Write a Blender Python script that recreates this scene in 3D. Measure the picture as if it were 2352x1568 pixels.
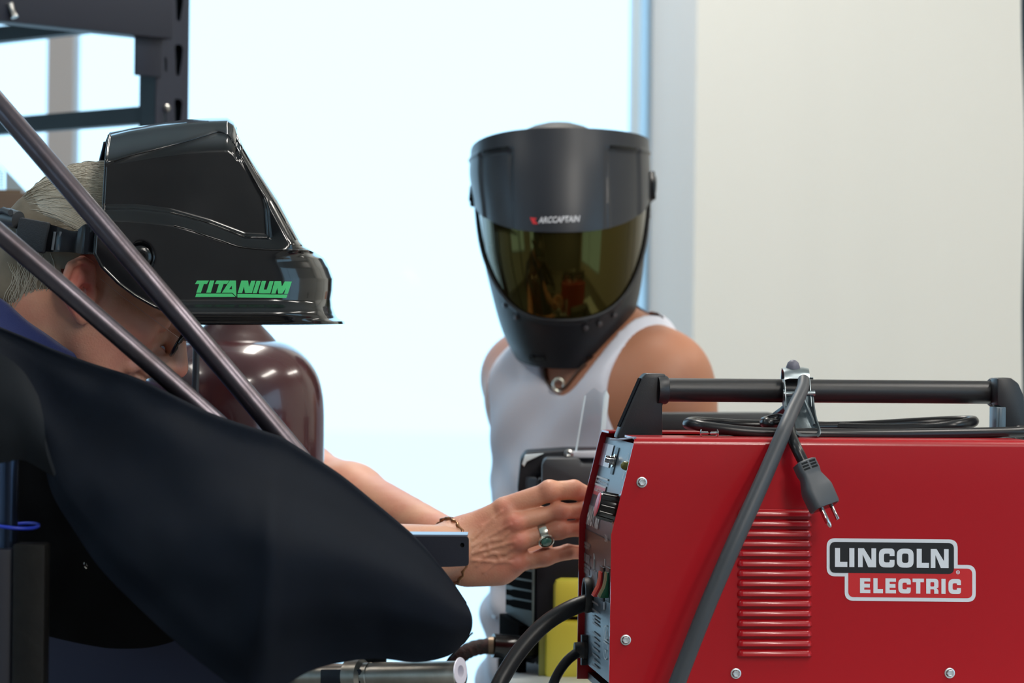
import bpy, bmesh, math, random
import numpy as np
from mathutils import Vector, Matrix, noise
random.seed(7)
for _o in list(bpy.data.objects):
    bpy.data.objects.remove(_o)
SC = bpy.context.scene
COL = SC.collection

# ------------------------------------------------------------------ camera, sky, lamps, exposure
F = 2352 * 100.0 / 36.0            # focal length in pixels (100 mm lens on a 36 mm sensor)
CAM = Vector((0.0, 0.0, 1.2))
ROLL = 0.0115
CT, ST = math.cos(ROLL), math.sin(ROLL)
cam_data = bpy.data.cameras.new('camera')
cam_data.lens = 100.0
cam_data.sensor_width = 36.0
cam_data.clip_start = 0.05
cam_data.dof.use_dof = True
cam_data.dof.focus_distance = 3.08
cam_data.dof.aperture_fstop = 5.6
cam = bpy.data.objects.new('camera', cam_data)
COL.objects.link(cam)
cam.matrix_world = Matrix(((CT, -ST, 0, 0), (0, 0, -1, 0), (ST, CT, 0, 1.2), (0, 0, 0, 1)))
SC.camera = cam

def srgb(r, g, b):
    def f(c):
        c /= 255.0
        return c / 12.92 if c <= 0.04045 else ((c + 0.055) / 1.055) ** 2.4
    return (f(r), f(g), f(b), 1.0)

world = bpy.data.worlds.new('overcast_sky')
SC.world = world
world.use_nodes = True
_bg = world.node_tree.nodes['Background']
_bg.inputs['Color'].default_value = (0.48, 0.77, 1.0, 1.0)
_bg.inputs['Strength'].default_value = 2.05

def area_lamp(name, loc, sx, sy, power, color):
    d = bpy.data.lights.new(name, 'AREA')
    d.shape = 'RECTANGLE'; d.size = sx; d.size_y = sy
    d.energy = power; d.color = color
    o = bpy.data.objects.new(name, d); COL.objects.link(o)
    o.location = loc
    return o
LAMP_SPOTS = [(1.7, -1.2, 80.0), (1.0, 0.6, 32.0), (-1.9, 2.7, 9.0), (1.5, 2.6, 20.0), (0.0, 4.45, 28.0), (2.4, 4.4, 15.0)]  # first and last two are added, for frontal light and a brighter jamb and wall
for _x, _y, _w in LAMP_SPOTS:          # the light of the ceiling fixtures built further down
    area_lamp('fixture_light', (_x, _y, 3.09), 0.28, 1.16, _w, (1.0, 0.94, 0.86))

SC.view_settings.view_transform = 'Standard'
SC.view_settings.look = 'None'
SC.view_settings.exposure = 0.0
SC.view_settings.gamma = 1.0
SC.view_settings.use_curve_mapping = False
SC.cycles.max_bounces = 8
SC.cycles.transparent_max_bounces = 12
SC.cycles.caustics_reflective = False
SC.cycles.caustics_refractive = False
SC.cycles.use_denoising = True
SC.cycles.sample_clamp_indirect = 6.0

# ------------------------------------------------------------------ geometry helpers
def D(px, py):
    dx = (px - 1176.0) / F; dy = (784.0 - py) / F
    return Vector((dx * CT - dy * ST, 1.0, dx * ST + dy * CT))
def P(px, py, Y):
    """the point at depth Y that the photograph shows at (px, py)"""
    return CAM + D(px, py) * Y
def on_plane(px, py, o, n):
    d = D(px, py)
    return CAM + d * ((o - CAM).dot(n) / d.dot(n))

ROOTM = {}
def _finish(o, label=None, cat=None, group=None, kind=None):
    if label: o['label'] = label
    if cat: o['category'] = cat
    if group: o['group'] = group
    if kind: o['kind'] = kind
    return o
def thing(name, label, cat, loc=(0, 0, 0), group=None):
    o = bpy.data.objects.new(name, None)
    COL.objects.link(o)
    o.empty_display_size = 0.05
    o.location = loc
    ROOTM[o.name] = Matrix.Translation(Vector(loc))
    return _finish(o, label, cat, group)
def link(name, me, mat=None, parent=None, smooth=None, **kw):
    """me is in world coordinates; stored relative to the root of its thing"""
    o = bpy.data.objects.new(name, me)
    COL.objects.link(o)
    if mat is not None:
        me.materials.append(mat)
    if parent is not None:
        m = ROOTM[parent.name]
        me.transform(m.inverted())
        o.parent = parent
        ROOTM[o.name] = m
    else:
        ROOTM[o.name] = Matrix.Identity(4)
    if smooth is not None:
        me.shade_smooth()
        if smooth < 179:
            me.set_sharp_from_angle(angle=math.radians(smooth))
    return _finish(o, **kw)

class MB:
    """collects verts and faces, in world coordinates"""
    def __init__(self):
        self.v = []; self.f = []; self.mi = []; self.m = 0
    def add(self, vs, fs):
        n = len(self.v)
        self.v += [tuple(p) for p in vs]
        self.f += [tuple(i + n for i in f) for f in fs]
        self.mi += [self.m] * len(fs)
        return self
    def box(self, c, u, v, w):
        """centre and three half-extent vectors"""
        c, u, v, w = Vector(c), Vector(u), Vector(v), Vector(w)
        vs = [c + u * a + v * b + w * d for a in (-1, 1) for b in (-1, 1) for d in (-1, 1)]
        fs = [(0, 1, 3, 2), (4, 6, 7, 5), (0, 4, 5, 1), (2, 3, 7, 6), (0, 2, 6, 4), (1, 5, 7, 3)]
        return self.add(vs, fs)
    def aabb(self, lo, hi):
        lo, hi = Vector(lo), Vector(hi)
        c = (lo + hi) / 2; e = (hi - lo) / 2
        return self.box(c, (e.x, 0, 0), (0, e.y, 0), (0, 0, e.z))
    def prism(self, A, B):
        n = len(A)
        fs = [tuple(range(n)), tuple(range(2 * n - 1, n - 1, -1))]
        fs += [(i, n + i, n + (i + 1) % n, (i + 1) % n) for i in range(n)]
        return self.add(list(A) + list(B), fs)
    def grid(self, rows, close_u=False, close_v=False):
        nr, nc = len(rows), len(rows[0])
        vs = [p for r in rows for p in r]
        fs = []
        for i in range(nr if close_v else nr - 1):
            for j in range(nc if close_u else nc - 1):
                a = i * nc + j; b = i * nc + (j + 1) % nc
                c = ((i + 1) % nr) * nc + (j + 1) % nc; d = ((i + 1) % nr) * nc + j
                fs.append((a, b, c, d))
        return self.add(vs, fs)
    def tube(self, pts, r, n=16, caps=True, flat=1.0, up=None):
        pts = [Vector(p) for p in pts]
        rs = r if isinstance(r, (list, tuple)) else [r] * len(pts)
        t0 = (pts[1] - pts[0]).normalized()
        ref = Vector(up) if up else (Vector((0, 0, 1)) if abs(t0.z) < 0.9 else Vector((0, 1, 0)))
        u = t0.cross(ref).normalized()
        rows = []
        for i, p in enumerate(pts):
            t = (pts[min(i + 1, len(pts) - 1)] - pts[max(i - 1, 0)]).normalized()
            u = (u - t * u.dot(t)).normalized()
            w = t.cross(u)
            rows.append([p + (u * math.cos(2 * math.pi * k / n) + w * flat * math.sin(2 * math.pi * k / n)) * rs[i] for k in range(n)])
        b = len(self.v)
        self.grid(rows, close_u=True)
        if caps:
            self.add(rows[0], [tuple(range(n))])
            self.add(rows[-1], [tuple(range(n - 1, -1, -1))])
        return self
    def lathe(self, o, axis, prof, n=32, ref=None):
        """prof: list of (distance along axis, radius)"""
        o, axis = Vector(o), Vector(axis).normalized()
        ref = Vector(ref) if ref else (Vector((0, 0, 1)) if abs(axis.z) < 0.9 else Vector((1, 0, 0)))
        u = axis.cross(ref).normalized(); w = axis.cross(u)
        rows = []
        for (h, r) in prof:
            rows.append([o + axis * h + (u * math.cos(2 * math.pi * k / n) + w * math.sin(2 * math.pi * k / n)) * max(r, 1e-5) for k in range(n)])
        self.grid(rows, close_u=True)
        return self
    def mesh(self, name='m', weld=None):
        me = bpy.data.meshes.new(name)
        me.from_pydata(self.v, [], self.f)
        if any(self.mi):
            me.polygons.foreach_set('material_index', self.mi)
        bm = bmesh.new(); bm.from_mesh(me)
        if weld is not None:
            bmesh.ops.remove_doubles(bm, verts=bm.verts, dist=weld)
        bmesh.ops.recalc_face_normals(bm, faces=bm.faces)
        bm.to_mesh(me); bm.free()
        me.update()
        return me
    def build(self, name, mat, parent=None, smooth=None, weld=None, bevel=None, seg=2, **kw):
        me = self.mesh(name, weld=1e-6 if (weld is None and bevel) else weld)
        if bevel:
            bm = bmesh.new(); bm.from_mesh(me)
            es = [e for e in bm.edges if len(e.link_faces) == 2 and e.calc_face_angle(0) > 0.5]
            bmesh.ops.bevel(bm, geom=es, offset=bevel, segments=seg, affect='EDGES', profile=0.5, clamp_overlap=True)
            bm.to_mesh(me); bm.free()
            if smooth is None: smooth = 40
        return link(name, me, mat, parent, smooth, **kw)

def catmull(pts, n, closed=False):
    """n samples through the points (tuples of any length)"""
    a = np.array([tuple(p) for p in pts], float)
    m = len(a)
    out = []
    segs = m if closed else m - 1
    for k in range(n):
        t = k / (n if closed else n - 1) * segs
        i = min(int(t), segs - 1); u = t - i
        if closed:
            p0, p1, p2, p3 = a[(i - 1) % m], a[i % m], a[(i + 1) % m], a[(i + 2) % m]
        else:
            p1, p2 = a[i], a[i + 1]
            p0 = a[i - 1] if i > 0 else 2 * p1 - p2
            p3 = a[i + 2] if i + 2 < m else 2 * p2 - p1
        out.append(0.5 * (2 * p1 + (p2 - p0) * u + (2 * p0 - 5 * p1 + 4 * p2 - p3) * u * u + (3 * p1 - p0 - 3 * p2 + p3) * u ** 3))
    return out
def vpath(pts, n, closed=False):
    return [Vector(p) for p in catmull(pts, n, closed)]
def pxpath(pts, n):
    return vpath([P(*p) for p in pts], n)
def interp(x, xs, ys):
    return float(np.interp(x, xs, ys))
def sstep(a, b, x):
    t = min(max((x - a) / (b - a), 0.0), 1.0)
    return t * t * (3 - 2 * t)

def round_poly(pts, r, n=5):
    out = []
    m = len(pts)
    for i in range(m):
        p = Vector(pts[i]).to_2d(); a = Vector(pts[i - 1]).to_2d(); b = Vector(pts[(i + 1) % m]).to_2d()
        ri = r[i] if isinstance(r, (list, tuple)) else r
        ri = min(ri, (a - p).length * 0.49, (b - p).length * 0.49)
        if ri <= 0:
            out.append(tuple(p)); continue
        s = p + (a - p).normalized() * ri; e = p + (b - p).normalized() * ri
        for k in range(n + 1):
            t = k / n
            q = s * (1 - t) ** 2 + p * 2 * t * (1 - t) + e * t * t
            out.append(tuple(q))
    return out
def rect(x0, y0, x1, y1, r=0, n=5):
    return round_poly([(x0, y0), (x1, y0), (x1, y1), (x0, y1)], r, n)

def flat_mesh(loops, extrude=0.0):
    """fills closed 2D outlines (inner ones become holes)"""
    cu = bpy.data.curves.new('outline', 'CURVE')
    cu.dimensions = '2D'; cu.fill_mode = 'BOTH'; cu.extrude = extrude
    for lp in loops:
        s = cu.splines.new('POLY')
        s.points.add(len(lp) - 1)
        for i, p in enumerate(lp):
            s.points[i].co = (p[0], p[1], 0, 1)
        s.use_cyclic_u = True
    o = bpy.data.objects.new('outline', cu)
    COL.objects.link(o)
    dg = bpy.context.evaluated_depsgraph_get()
    me = bpy.data.meshes.new_from_object(o.evaluated_get(dg))
    bpy.data.objects.remove(o); bpy.data.curves.remove(cu)
    return me
def text_mesh(txt, bold=0.0, shear=0.0):
    cu = bpy.data.curves.new('lettering', 'FONT')
    cu.body = txt; cu.size = 1.0; cu.offset = bold; cu.shear = shear; cu.resolution_u = 3
    cu.align_x = 'LEFT'
    o = bpy.data.objects.new('lettering', cu)
    COL.objects.link(o)
    dg = bpy.context.evaluated_depsgraph_get()
    me = bpy.data.meshes.new_from_object(o.evaluated_get(dg))
    bpy.data.objects.remove(o); bpy.data.curves.remove(cu)
    xs = [v.co.x for v in me.vertices]; ys = [v.co.y for v in me.vertices]
    x0, x1, y0, y1 = min(xs), max(xs), min(ys), max(ys)
    for v in me.vertices:
        v.co.x = (v.co.x - x0) / (x1 - x0); v.co.y = (v.co.y - y0) / (y1 - y0); v.co.z = 0
    return me
def remap(me, fn):
    for v in me.vertices:
        v.co = fn(v.co.x, v.co.y)
    return me
def solid(me, t):
    """gives a sheet real thickness"""
    bm = bmesh.new(); bm.from_mesh(me)
    bmesh.ops.recalc_face_normals(bm, faces=bm.faces)
    bmesh.ops.solidify(bm, geom=list(bm.faces), thickness=t)
    bmesh.ops.recalc_face_normals(bm, faces=bm.faces)
    bm.to_mesh(me); bm.free()
    return me

# ------------------------------------------------------------------ signed-distance bodies (numpy) -> one continuous mesh
def V3(a): return np.array(tuple(a), float)
def s_cone(p, a, b, ra, rb):
    a, b = V3(a), V3(b); ab = b - a
    t = np.clip(((p - a) @ ab) / max(ab @ ab, 1e-12), 0, 1)
    q = p - (a + t[:, None] * ab)
    return np.sqrt((q * q).sum(1)) - (ra + (rb - ra) * t)
def s_ell(p, c, r, R=None):
    q = p - V3(c)
    if R is not None: q = q @ R
    r = V3(r)
    k0 = np.sqrt(((q / r) ** 2).sum(1)); k1 = np.sqrt(((q / (r * r)) ** 2).sum(1))
    return np.where(k1 > 1e-9, k0 * (k0 - 1) / np.maximum(k1, 1e-9), -r.min())
def smin(a, b, k):
    h = np.maximum(k - np.abs(a - b), 0) / k
    return np.minimum(a, b) - h * h * k * 0.25
def smax(a, b, k): return -smin(-a, -b, k)
_OFF = np.array([(i, j, k) for i in (0, 1) for j in (0, 1) for k in (0, 1)], np.int64)
def sdf_mesh(f, lo, hi, h, name='body', levels=4):
    lo, hi = V3(lo), V3(hi)
    s = h * 2 ** levels
    n = np.ceil((hi - lo) / s).astype(int)
    cells = np.stack(np.meshgrid(*[np.arange(k) for k in n], indexing='ij'), -1).reshape(-1, 3).astype(np.int64)
    for lv in range(levels + 1):
        d = f(lo + (cells + 0.5) * s)
        cells = cells[np.abs(d) < s * 0.87 * (1.35 if lv < levels else 1.1)]
        if lv < levels:
            cells = (cells[:, None, :] * 2 + _OFF[None]).reshape(-1, 3)
            s /= 2
    M = 1 << 20
    key = lambda c: ((c[..., 0] + 2) * M + (c[..., 1] + 2)) * M + (c[..., 2] + 2)
    cor = cells[:, None, :] + _OFF[None]
    uk, idx, inv = np.unique(key(cor).reshape(-1), return_index=True, return_inverse=True)
    dv = f(lo + cor.reshape(-1, 3)[idx] * h)
    val = dv[inv.reshape(-1)].reshape(-1, 8)
    act = (val < 0).any(1) & (val >= 0).any(1)
    cells, val = cells[act], val[act]
    ks = key(cells); order = np.argsort(ks)
    cells, val, ks = cells[order], val[order], ks[order]
    acc = np.zeros((len(cells), 3)); cnt = np.zeros(len(cells))
    for a in range(8):
        for b in range(a + 1, 8):
            if bin(a ^ b).count('1') != 1: continue
            va, vb = val[:, a], val[:, b]
            cr = (va < 0) != (vb < 0)
            t = np.where(cr, va / np.where(cr, va - vb, 1), 0)
            p = _OFF[a] + t[:, None] * (_OFF[b] - _OFF[a])
            acc += np.where(cr[:, None], p, 0); cnt += cr
    verts = lo + (cells + acc / cnt[:, None]) * h
    quads = []
    E = np.eye(3, dtype=np.int64)
    for ax in range(3):
        b, c = (ax + 1) % 3, (ax + 2) % 3
        hi_i = int(4 * (ax == 0) + 2 * (ax == 1) + (ax == 2))
        s0, s1 = val[:, 0] < 0, val[:, hi_i] < 0
        sel = np.nonzero(s0 != s1)[0]
        cc = cells[sel]
        ids = []
        ok = np.ones(len(sel), bool)
        for off in (0 * E[b], -E[b], -E[b] - E[c], -E[c]):
            k = key(cc + off)
            j = np.clip(np.searchsorted(ks, k), 0, len(ks) - 1)
            ok &= ks[j] == k
            ids.append(j)
        q = np.stack(ids, 1)[ok]
        flip = ~s0[sel][ok]
        q[flip] = q[flip][:, ::-1]
        quads.append(q)
    quads = np.concatenate(quads)
    return verts, quads
def np_mesh(parts, name='body'):
    me = bpy.data.meshes.new(name)
    V = np.concatenate([p[0] for p in parts]); n = 0; Q = []
    for v, q in parts:
        Q.append(q + n); n += len(v)
    Q = np.concatenate(Q)
    me.vertices.add(len(V)); me.vertices.foreach_set('co', V.ravel())
    me.loops.add(len(Q) * 4); me.polygons.add(len(Q))
    me.loops.foreach_set('vertex_index', Q.ravel().astype(np.int32))
    me.polygons.foreach_set('loop_start', np.arange(len(Q), dtype=np.int32) * 4)
    me.update(calc_edges=True); me.validate()
    return me

# ------------------------------------------------------------------ materials
MATS = {}
def mat(name, rgb, rough=0.5, metal=0.0, spec=0.5, coat=0.0, bump=0.0, bscale=200.0, var=0.0, vscale=20.0, var_rgb=None,
        trans=0.0, sheen=0.0, sss=0.0, stretch=None, rvar=0.0):
    if name in MATS: return MATS[name]
    m = bpy.data.materials.new(name); m.use_nodes = True
    nt = m.node_tree; N = nt.nodes; L = nt.links
    b = N['Principled BSDF']
    col = srgb(*rgb)
    b.inputs['Base Color'].default_value = col
    b.inputs['Roughness'].default_value = rough
    b.inputs['Metallic'].default_value = metal
    b.inputs['Specular IOR Level'].default_value = spec
    b.inputs['Coat Weight'].default_value = coat
    b.inputs['Coat Roughness'].default_value = 0.06
    b.inputs['Transmission Weight'].default_value = trans
    if sheen:
        b.inputs['Sheen Weight'].default_value = sheen; b.inputs['Sheen Roughness'].default_value = 0.5
    if sss:
        b.inputs['Subsurface Weight'].default_value = sss
        b.inputs['Subsurface Radius'].default_value = (0.012, 0.005, 0.003)
        b.inputs['Subsurface Scale'].default_value = 0.6
    tc = N.new('ShaderNodeTexCoord')
    src = tc.outputs['Object']
    if stretch:
        mp = N.new('ShaderNodeMapping'); mp.inputs['Scale'].default_value = stretch
        L.new(src, mp.inputs['Vector']); src = mp.outputs['Vector']
    if var:
        t = N.new('ShaderNodeTexNoise'); t.inputs['Scale'].default_value = vscale; t.inputs['Detail'].default_value = 5
        L.new(src, t.inputs['Vector'])
        r = N.new('ShaderNodeValToRGB')
        c2 = srgb(*var_rgb) if var_rgb else tuple(c * (1 - var) for c in col[:3]) + (1,)
        r.color_ramp.elements[0].position = 0.35; r.color_ramp.elements[0].color = col
        r.color_ramp.elements[1].position = 0.68; r.color_ramp.elements[1].color = tuple(col[i] * (1 - var) + c2[i] * var for i in range(3)) + (1,)
        L.new(t.outputs['Fac'], r.inputs['Fac']); L.new(r.outputs['Color'], b.inputs['Base Color'])
        if rvar:
            mr = N.new('ShaderNodeMapRange'); mr.inputs['To Min'].default_value = max(rough - rvar, 0.02); mr.inputs['To Max'].default_value = rough + rvar
            L.new(t.outputs['Fac'], mr.inputs['Value']); L.new(mr.outputs['Result'], b.inputs['Roughness'])
    if bump:
        t2 = N.new('ShaderNodeTexNoise'); t2.inputs['Scale'].default_value = bscale; t2.inputs['Detail'].default_value = 3
        L.new(src, t2.inputs['Vector'])
        bp = N.new('ShaderNodeBump'); bp.inputs['Strength'].default_value = bump; bp.inputs['Distance'].default_value = 0.002
        L.new(t2.outputs['Fac'], bp.inputs['Height']); L.new(bp.outputs['Normal'], b.inputs['Normal'])
    MATS[name] = m
    return m
def clear_mat(name, tint, gloss, rough=0.02, gcol=(1, 1, 1, 1)):
    """thin clear sheet: lets light straight through and mirrors a little"""
    m = bpy.data.materials.new(name); m.use_nodes = True
    nt = m.node_tree; nt.nodes.clear()
    out = nt.nodes.new('ShaderNodeOutputMaterial'); mx = nt.nodes.new('ShaderNodeMixShader')
    tr = nt.nodes.new('ShaderNodeBsdfTransparent'); gl = nt.nodes.new('ShaderNodeBsdfGlossy')
    tr.inputs['Color'].default_value = tint
    gl.inputs['Roughness'].default_value = rough; gl.inputs['Color'].default_value = gcol
    fr = nt.nodes.new('ShaderNodeLayerWeight'); fr.inputs['Blend'].default_value = gloss
    nt.links.new(fr.outputs['Fresnel'], mx.inputs['Fac'])
    nt.links.new(tr.outputs[0], mx.inputs[1]); nt.links.new(gl.outputs[0], mx.inputs[2]); nt.links.new(mx.outputs[0], out.inputs[0])
    return m
# ================================================================== the room
M_WALL = mat('wall_paint', (236, 236, 230), 0.85, bump=0.05, bscale=350)
M_WALLB = mat('jamb_paint', (236, 242, 246), 0.8)
M_CEIL = mat('ceiling_paint', (235, 235, 230), 0.9)
M_FLOOR = mat('concrete_floor', (128, 124, 118), 0.55, var=0.35, vscale=3, bump=0.1, bscale=60)
M_ALU = mat('window_aluminium', (196, 214, 226), 0.45, 0.3)
M_MULL = mat('mullion_paint', (176, 170, 168), 0.6)
M_GROUND = mat('outside_concrete', (246, 246, 246), 0.9)
M_GLASS = clear_mat('window_glass', (0.97, 0.99, 1.0, 1), 0.12)
WY = 5.6                           # depth of the window wall
X0, X1, Y0, Y1, ZC = -4.2, 4.0, -3.2, WY, 3.2
def xw(px): return P(px, 784, WY).x
def struct(name, mb, m, **kw): return mb.build(name, m, None, kind='structure', **kw)

struct('floor', MB().aabb((X0 - 0.3, Y0 - 0.2, -0.1), (X1 + 0.3, Y1 + 0.25, 0.0)), M_FLOOR)
struct('ceiling', MB().aabb((X0 - 0.3, Y0 - 0.2, ZC), (X1 + 0.3, Y1 + 0.25, ZC + 0.1)), M_CEIL)
struct('ground', MB().aabb((-40, WY + 0.26, -0.16), (40, 40, -0.1)), M_GROUND)
xa, xb = xw(1497), xw(1592)
# solid part of the window wall, with a splayed jamb beside the glass
struct('wall_back', MB().aabb((xb, WY, 0), (X1 + 0.3, WY + 0.25, ZC)), M_WALL)
jm = MB()
jm.prism([(xb, WY, 0), (xb, WY + 0.25, 0), (xa - 0.02, WY + 0.25, 0), (xa, WY + 0.10, 0)],
         [(xb, WY, ZC), (xb, WY + 0.25, ZC), (xa - 0.02, WY + 0.25, ZC), (xa, WY + 0.10, ZC)])
struct('trim_1', jm, M_WALLB)
# full-height glazing: three lights with a mullion and an aluminium stile
wl_, wr_ = X0, xa
def rail(mb, x0, x1, z0, z1, y0=WY + 0.10, y1=WY + 0.16): mb.aabb((x0, y0, z0), (x1, y1, z1))
xm0, xm1 = xw(84), xw(146)
xs0, xs1 = xw(1446), xw(1466)
w1 = thing('window_1', None, None, (xm0 - 0.5, WY + 0.1, 0)); w1['kind'] = 'structure'
f = MB(); rail(f, X0, xm0, 0.0, 0.06); rail(f, X0, xm0, ZC - 0.08, ZC); rail(f, X0, X0 + 0.06, 0.06, ZC - 0.08); rail(f, -2.62, -2.56, 0.06, ZC - 0.08)
f.build('frame', M_ALU, w1)
MB().aabb((X0, WY + 0.125, 0.06), (xm0, WY + 0.131, ZC - 0.08)).build('pane', M_GLASS, w1)
w2 = thing('window_2', None, None, ((xm1 + xa) / 2, WY + 0.1, 0)); w2['kind'] = 'structure'
f = MB(); rail(f, xm1, xa, 0.0, 0.06); rail(f, xm1, xa, ZC - 0.08, ZC)
f.build('frame', M_ALU, w2)
f = MB(); rail(f, xs0, xs1, 0.06, ZC - 0.08, WY + 0.06, WY + 0.17); f.build('stile', M_ALU, w2)
MB().aabb((xm1, WY + 0.125, 0.06), (xs0, WY + 0.131, ZC - 0.08)).build('pane', M_GLASS, w2)
MB().aabb((xs1, WY + 0.125, 0.06), (xa, WY + 0.131, ZC - 0.08)).build('pane', M_GLASS, w2)
struct('trim_2', MB().aabb((xm0, WY + 0.09, 0), (xm1, WY + 0.17, ZC)), M_MULL)

def holed_wall(name, x, t, wins, m):
    """side wall along Y with openings (y0, y1, z0, z1)"""
    mb = MB(); ys = [Y0]
    for (a, b, c, d) in wins:
        mb.aabb((x, ys[-1], 0), (x + t, a, ZC)); mb.aabb((x, a, 0), (x + t, b, c)); mb.aabb((x, a, d), (x + t, b, ZC)); ys.append(b)
    mb.aabb((x, ys[-1], 0), (x + t, Y1 + 0.25, ZC))
    struct(name, mb, m)
wl = [(-2.4, -0.2, 0.9, 2.6), (1.2, 3.6, 0.9, 2.7)]
wr = [(-2.8, 1.8, 0.5, 2.9)]
holed_wall('wall_left', X0 - 0.2, 0.2, wl, M_WALL)
holed_wall('wall_right', X1, 0.2, wr, M_WALL)
struct('wall_front', MB().aabb((X0 - 0.3, Y0 - 0.2, 0), (X1 + 0.3, Y0, ZC)), mat('front_wall_paint', (118, 118, 118), .85))
for n, (x, (a, b, c, d)) in enumerate([(X0 - 0.1, wl[0]), (X0 - 0.1, wl[1]), (X1 + 0.1, wr[0])], 3):
    w = thing('window_%d' % n, None, None, (x, (a + b) / 2, c)); w['kind'] = 'structure'
    f = MB()
    for (y0, y1, z0, z1) in ((a, b, c, c + .05), (a, b, d - .05, d), (a, a + .05, c, d), (b - .05, b, c, d), ((a + b) / 2 - .025, (a + b) / 2 + .025, c, d)):
        f.aabb((x - .03, y0, z0), (x + .03, y1, z1))
    f.build('frame', M_ALU, w)
    MB().aabb((x - .003, a, c), (x + .003, b, d)).build('pane', M_GLASS, w)

# ceiling fixtures (they carry the lamps set at the top, added ones included)
M_WHITE = mat('fixture_white', (235, 235, 232), 0.5)
m_em = bpy.data.materials.new('lamp_diffuser'); m_em.use_nodes = True
_b = m_em.node_tree.nodes['Principled BSDF']
_b.inputs['Emission Color'].default_value = (1.0, 0.94, 0.86, 1); _b.inputs['Emission Strength'].default_value = 5.0
LLAB = ['white ceiling light farthest behind the camera', 'white ceiling light above and just in front of the camera', 'white ceiling light above the steel rack', 'white ceiling light above the carry bar of the red machine', 'white ceiling light next to the big window', 'white ceiling light next to the plain wall behind']
for _x, _y, _w in LAMP_SPOTS:
    t = thing('ceiling_light', LLAB[LAMP_SPOTS.index((_x, _y, _w))], 'ceiling light', (_x, _y, ZC), 'linear ceiling lights')
    f = MB(); f.aabb((_x - .16, _y - .62, ZC - .06), (_x + .16, _y + .62, ZC)); f.build('housing', M_WHITE, t, bevel=.006)
    MB().aabb((_x - .14, _y - .58, ZC - .075), (_x + .14, _y + .58, ZC - .061)).build('diffuser', m_em, t)

# ================================================================== steel rack in front of the glass
M_RACK = mat('rack_black', (46, 50, 64), 0.5, 0.1, bump=0.04, bscale=300)
M_RACKG = mat('rack_grey_green', (54, 68, 76), 0.55)
M_STEEL = mat('bare_steel', (190, 188, 184), 0.3, 1.0)
YR = 4.2
c0 = P(433, 150, YR); c0.z = 0
d1 = Vector((-math.sqrt(.5), -math.sqrt(.5), 0)); d2 = Vector((-math.sqrt(.5), math.sqrt(.5), 0)); ez = Vector((0, 0, 1))
rk = thing('storage_rack', 'black steel storage rack with slotted upright standing before the bright window', 'rack', (c0.x, c0.y, 0))
RW = 0.061
HT = 2.4
def rz(py, px=395): return P(px, py, YR).z
loops = [[(0, 0), (RW, 0), (RW, HT), (0, HT)]]
k0 = rz(140); step = rz(140) - rz(265)
pins = []
for k in range(-18, 9):
    zc = k0 + k * step
    if not 0.06 < zc < HT - 0.06: continue
    u = 0.019
    loops.append([(u + .0075, zc + .020), (u + .004, zc + .023), (u - .004, zc + .023), (u - .0075, zc + .018), (u - .006, zc), (u - .002, zc - .022), (u + .002, zc - .024), (u + .005, zc - .02)])
    loops.append([(0.046, zc + .002), (0.042, zc + .002), (0.0405, zc - .018), (0.0445, zc - .018)])
me = flat_mesh(loops, 0.0012)
for v in me.vertices:
    z = v.co.z; v.co = c0 + d1 * v.co.x + ez * v.co.y + Vector((.707, -.707, 0)) * z
link('upright', me, M_RACK, rk)
f = MB()
f.box(c0 + d1 * .002 + d2 * .019 + ez * HT / 2, d1 * .0015, d2 * .019, ez * HT / 2)
f.box(c0 + d1 * (RW - .0015) + d2 * .019 + ez * HT / 2, d1 * .0015, d2 * .019, ez * HT / 2)
f.box(c0 + d1 * RW / 2 + d2 * .037 + ez * HT / 2, d1 * RW / 2, d2 * .001, ez * HT / 2)
f.build('upright_channel', M_RACKG, rk)
zb = P(350, 92, YR - .04).z
f = MB(); f.box(c0 + d1 * (RW - .012 + .65) + ez * (zb + .065) + d2 * .004 - d2 * .012, d1 * .65, d2 * .018, ez * .065)
f.build('beam', M_RACK, rk, bevel=.003)
zl = P(330, 178, YR - .04).z
f = MB(); f.box(c0 + d1 * (RW + .017) + ez * ((zb + .1 + zl) / 2) - d2 * .004, d1 * .024, d2 * .003, ez * ((zb + .1 - zl) / 2))
f.build('beam_connector', M_RACK, rk, bevel=.002)
for (zt, hh, nm) in ((P(316, 264, YR).z, .0125, 'side_brace'), (P(316, 40, YR).z, .012, 'side_brace'), (.25, .012, 'side_brace')):
    f = MB(); f.box(c0 + d1 * (RW - .02) + d2 * .42 + ez * zt, d2 * .42, d1 * .012, ez * hh); f.build(nm, M_RACKG, rk)
f = MB(); q = c0 + d1 * .0425 + ez * rz(252)
f.lathe(q + Vector((.707, -.707, 0)) * .0, Vector((.707, -.707, 0)), [(0, 0), (0, .005), (.006, .005), (.008, .003), (.008, 0)], 14); f.build('pin', M_STEEL, rk, smooth=40)
bn = on_plane(28, 25, c0 - d2 * .029, d2)
f = MB(); f.tube([bn + Vector((-.004, 0, .010)), bn, bn + Vector((.004, -.002, -.009))], [.0055, .004, .0055], 12); f.build('bolt', M_STEEL, rk, smooth=60)
# other uprights and a lower shelf, mostly out of frame
for off in (d2 * .84, d1 * 1.33, d1 * 1.33 + d2 * .84):
    f = MB(); f.box(c0 + off + d1 * RW / 2 + d2 * .02 + ez * HT / 2, d1 * RW / 2, d2 * .02, ez * HT / 2); f.build('post', M_RACK, rk)
f = MB(); f.box(c0 + d1 * (RW + .65) + d2 * .42 + ez * (zb + .12), d1 * .66, d2 * .42, ez * .008); f.build('shelf', M_RACK, rk)
zs = P(30, 505, 4.05).z
f = MB(); f.box(c0 + d1 * (RW + .66) + d2 * .45 + ez * (zs - .02), d1 * .63, d2 * .30, ez * .012); f.build('shelf', M_RACKG, rk)

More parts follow.
